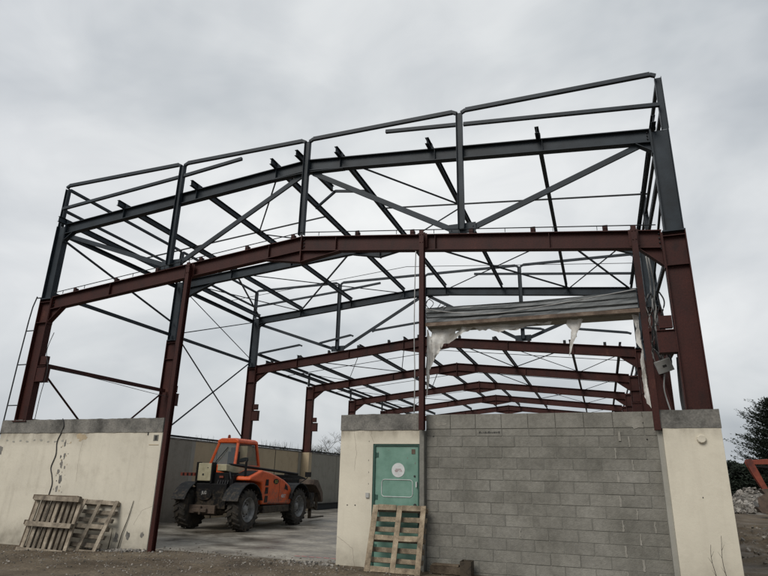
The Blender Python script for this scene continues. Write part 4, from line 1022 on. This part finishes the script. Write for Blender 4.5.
# ------------------------------------------------------------------ trees
def bare_tree(x,y,h,label,seed,spread=.55,levels=5,group='bare trees beyond the hangar',r0=None,kids=4):
    random.seed(seed); t=thing('bare_tree',label,'tree',(x,y,0),group)
    tr=MB(); cr=MB(); r0=r0 or h*.016
    def grow(p,d,l,r_,lev):
        q=[p]; dd=d.copy(); n=4
        for k in range(n):
            dd=(dd+Vector((random.uniform(-.16,.16),random.uniform(-.16,.16),random.uniform(-.04,.12)))).normalized(); q.append(q[-1]+dd*l/n)
        (tr if lev==0 else cr).tube(q,r_,5 if lev<2 else 3,r1=r_*.55)
        if lev>=levels: return
        nk=kids if lev>0 else kids+3
        for k in range(nk):
            tpos=random.uniform(.35,1) if lev else random.uniform(.3,1)
            i=min(int(tpos*n),n-1); a=q[i].lerp(q[i+1],tpos*n-i)
            az=random.uniform(0,6.28); side=Vector((math.cos(az),math.sin(az),random.uniform(-.1,.4)))
            nd=(dd*(1-spread)+side*spread).normalized()
            grow(a,nd,l*random.uniform(.5,.72),max(r_*.5,.008),lev+1)
    grow(Vector((x,y,-.1)),Vector((0,0,1)),h*.42,r0,0)
    tr.build('trunk',BARK,t); cr.build('crown',TWIG,t); return t
bare_tree(-18.5,61.5,10.0,'bare spreading tree over the low wall between the fourth column and the door wall',5,.55,5)
bare_tree(-22.5,64,8,'smaller bare tree just left of the spreading one beyond the low wall',15,.6,4)
bare_tree(-14,66,9.5,'bare tree standing behind the door wall',25,.55,4)
bare_tree(9.5,68,12.6,'faint bare tree seen over the block wall, left of the others',6,.6,5,r0=.12)
bare_tree(14.2,70,13.4,'faint bare tree seen over the middle right of the block wall',8,.6,5,r0=.12)
bare_tree(18.5,66,13.4,'faint bare tree seen over the right end of the block wall',9,.6,5,r0=.12)
bare_tree(2.5,72,10.6,'faint bare tree seen low over the left part of the block wall',10,.6,4,r0=.12)
# hedgerow line behind the left wall
def leaves(mb,cx,cy,cz,rx,ry,rz,n,s,surf=.0):
    for _ in range(n):
        while True:
            p=Vector((random.uniform(-1,1),random.uniform(-1,1),random.uniform(-1,1)))
            if p.length<=1: break
        q=Vector((cx+p.x*rx,cy+p.y*ry,cz+p.z*rz))
        a=Vector((random.gauss(0,1),random.gauss(0,1),random.gauss(0,1))).normalized(); b_=a.orthogonal().normalized(); ss=s*random.uniform(.5,1.2)
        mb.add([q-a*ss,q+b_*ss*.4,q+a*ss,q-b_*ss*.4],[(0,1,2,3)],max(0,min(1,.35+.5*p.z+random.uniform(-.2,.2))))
random.seed(41); m_=MB()
yy=15
while yy<75:
    x=-19+random.uniform(-1,1); h=3.9+.02*(yy-20)+random.uniform(-.35,.35)
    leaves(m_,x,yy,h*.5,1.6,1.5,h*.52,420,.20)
    for _ in range(16):
        a=(x+random.uniform(-1,1),yy+random.uniform(-1,1),h*.8); m_.tube([a,(a[0]+random.uniform(-.3,.3),a[1]+random.uniform(-.3,.3),h+random.uniform(.1,.7))],.02,3,.3,.006)
    yy+=1.1
tag(m_.build('hedgerow',HEDGE),'distant dull winter hedgerow along the top of the low side wall','hedge',kind='stuff')
# low wooded horizon all around
random.seed(43); m_=MB()
for k in range(150):
    a=R(-75+150*k/150)+yaw*-1; dd=random.uniform(260,300); x=CX+math.sin(a)*dd; y=CY+math.cos(a)*dd; h=random.uniform(4,8)
    leaves(m_,x,y,h*.45,7,5,h*.55,70,1.6)
tag(m_.build('distant_woods',HEDGE),'low band of distant woodland along the horizon','woodland',kind='stuff')
# conifer
def conifer(x,y,h,rad,label,seed,n=None):
    random.seed(seed); t=thing('conifer',label,'tree',(x,y,0),'dark evergreens right of the hangar')
    m_=MB(); m_.tube([(x,y,-.1),(x+.05,y,h*.5),(x,y,h*.97)],.26,8,r1=.04); m_.build('trunk',BARK,t)
    cr=MB(); bz=.5
    while bz<h*.98:
        fz=bz/h; L0=rad*(1-fz**3)**.8*random.uniform(.72,1.12)+.2
        for k in range(14):
            az=random.uniform(0,6.28); L_=L0*random.choice((.5,.7,.85,.95,1.28))*random.uniform(.8,1.1); rise=random.uniform(-.05,.34)
            d=Vector((math.cos(az),math.sin(az),rise)); p0=Vector((x,y,bz+random.uniform(-.15,.15)))
            ns=max(5,int(L_*6)); pts=[]
            for q in range(ns+1):
                s_=q/ns; pts.append(p0+d*L_*s_+Vector((0,0,.28*L_*(s_**2-.55*s_))))
            cr.tube(pts,.02,3,.1,.006)
            for q in range(1,ns+1):
                s_=q/ns
                for _ in range(5 if s_>.3 else 2):
                    c_=pts[q]+Vector((random.gauss(0,.10),random.gauss(0,.10),random.gauss(0,.05)))
                    dr=(d+Vector((random.uniform(-.9,.9),random.uniform(-.9,.9),random.uniform(-.2,.6)))).normalized(); up=dr.orthogonal().normalized(); up.rotate(Matrix.Rotation(random.uniform(0,6.28),3,dr)); ss=random.uniform(.14,.34)*(.75+.4*(1-s_))
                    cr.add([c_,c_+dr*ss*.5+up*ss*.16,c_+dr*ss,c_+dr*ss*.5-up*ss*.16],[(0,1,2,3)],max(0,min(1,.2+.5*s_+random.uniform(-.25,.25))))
        bz+=.16
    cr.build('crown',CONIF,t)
conifer(28.4,46,8.7,3.7,'tall dark conifer with ragged drooping branches above the rubble at the right edge',3)
conifer(33.5,49,9.2,4.4,'dark conifer standing farther right behind the tall ragged one',4)
random.seed(51)
for x,y,h,rx,lab in ((25.2,43,3.4,1.7,'low dark bush at the left foot of the conifer'),(27.6,44.5,3.4,1.9,'broad dark bush below the conifer behind the excavator arm')):
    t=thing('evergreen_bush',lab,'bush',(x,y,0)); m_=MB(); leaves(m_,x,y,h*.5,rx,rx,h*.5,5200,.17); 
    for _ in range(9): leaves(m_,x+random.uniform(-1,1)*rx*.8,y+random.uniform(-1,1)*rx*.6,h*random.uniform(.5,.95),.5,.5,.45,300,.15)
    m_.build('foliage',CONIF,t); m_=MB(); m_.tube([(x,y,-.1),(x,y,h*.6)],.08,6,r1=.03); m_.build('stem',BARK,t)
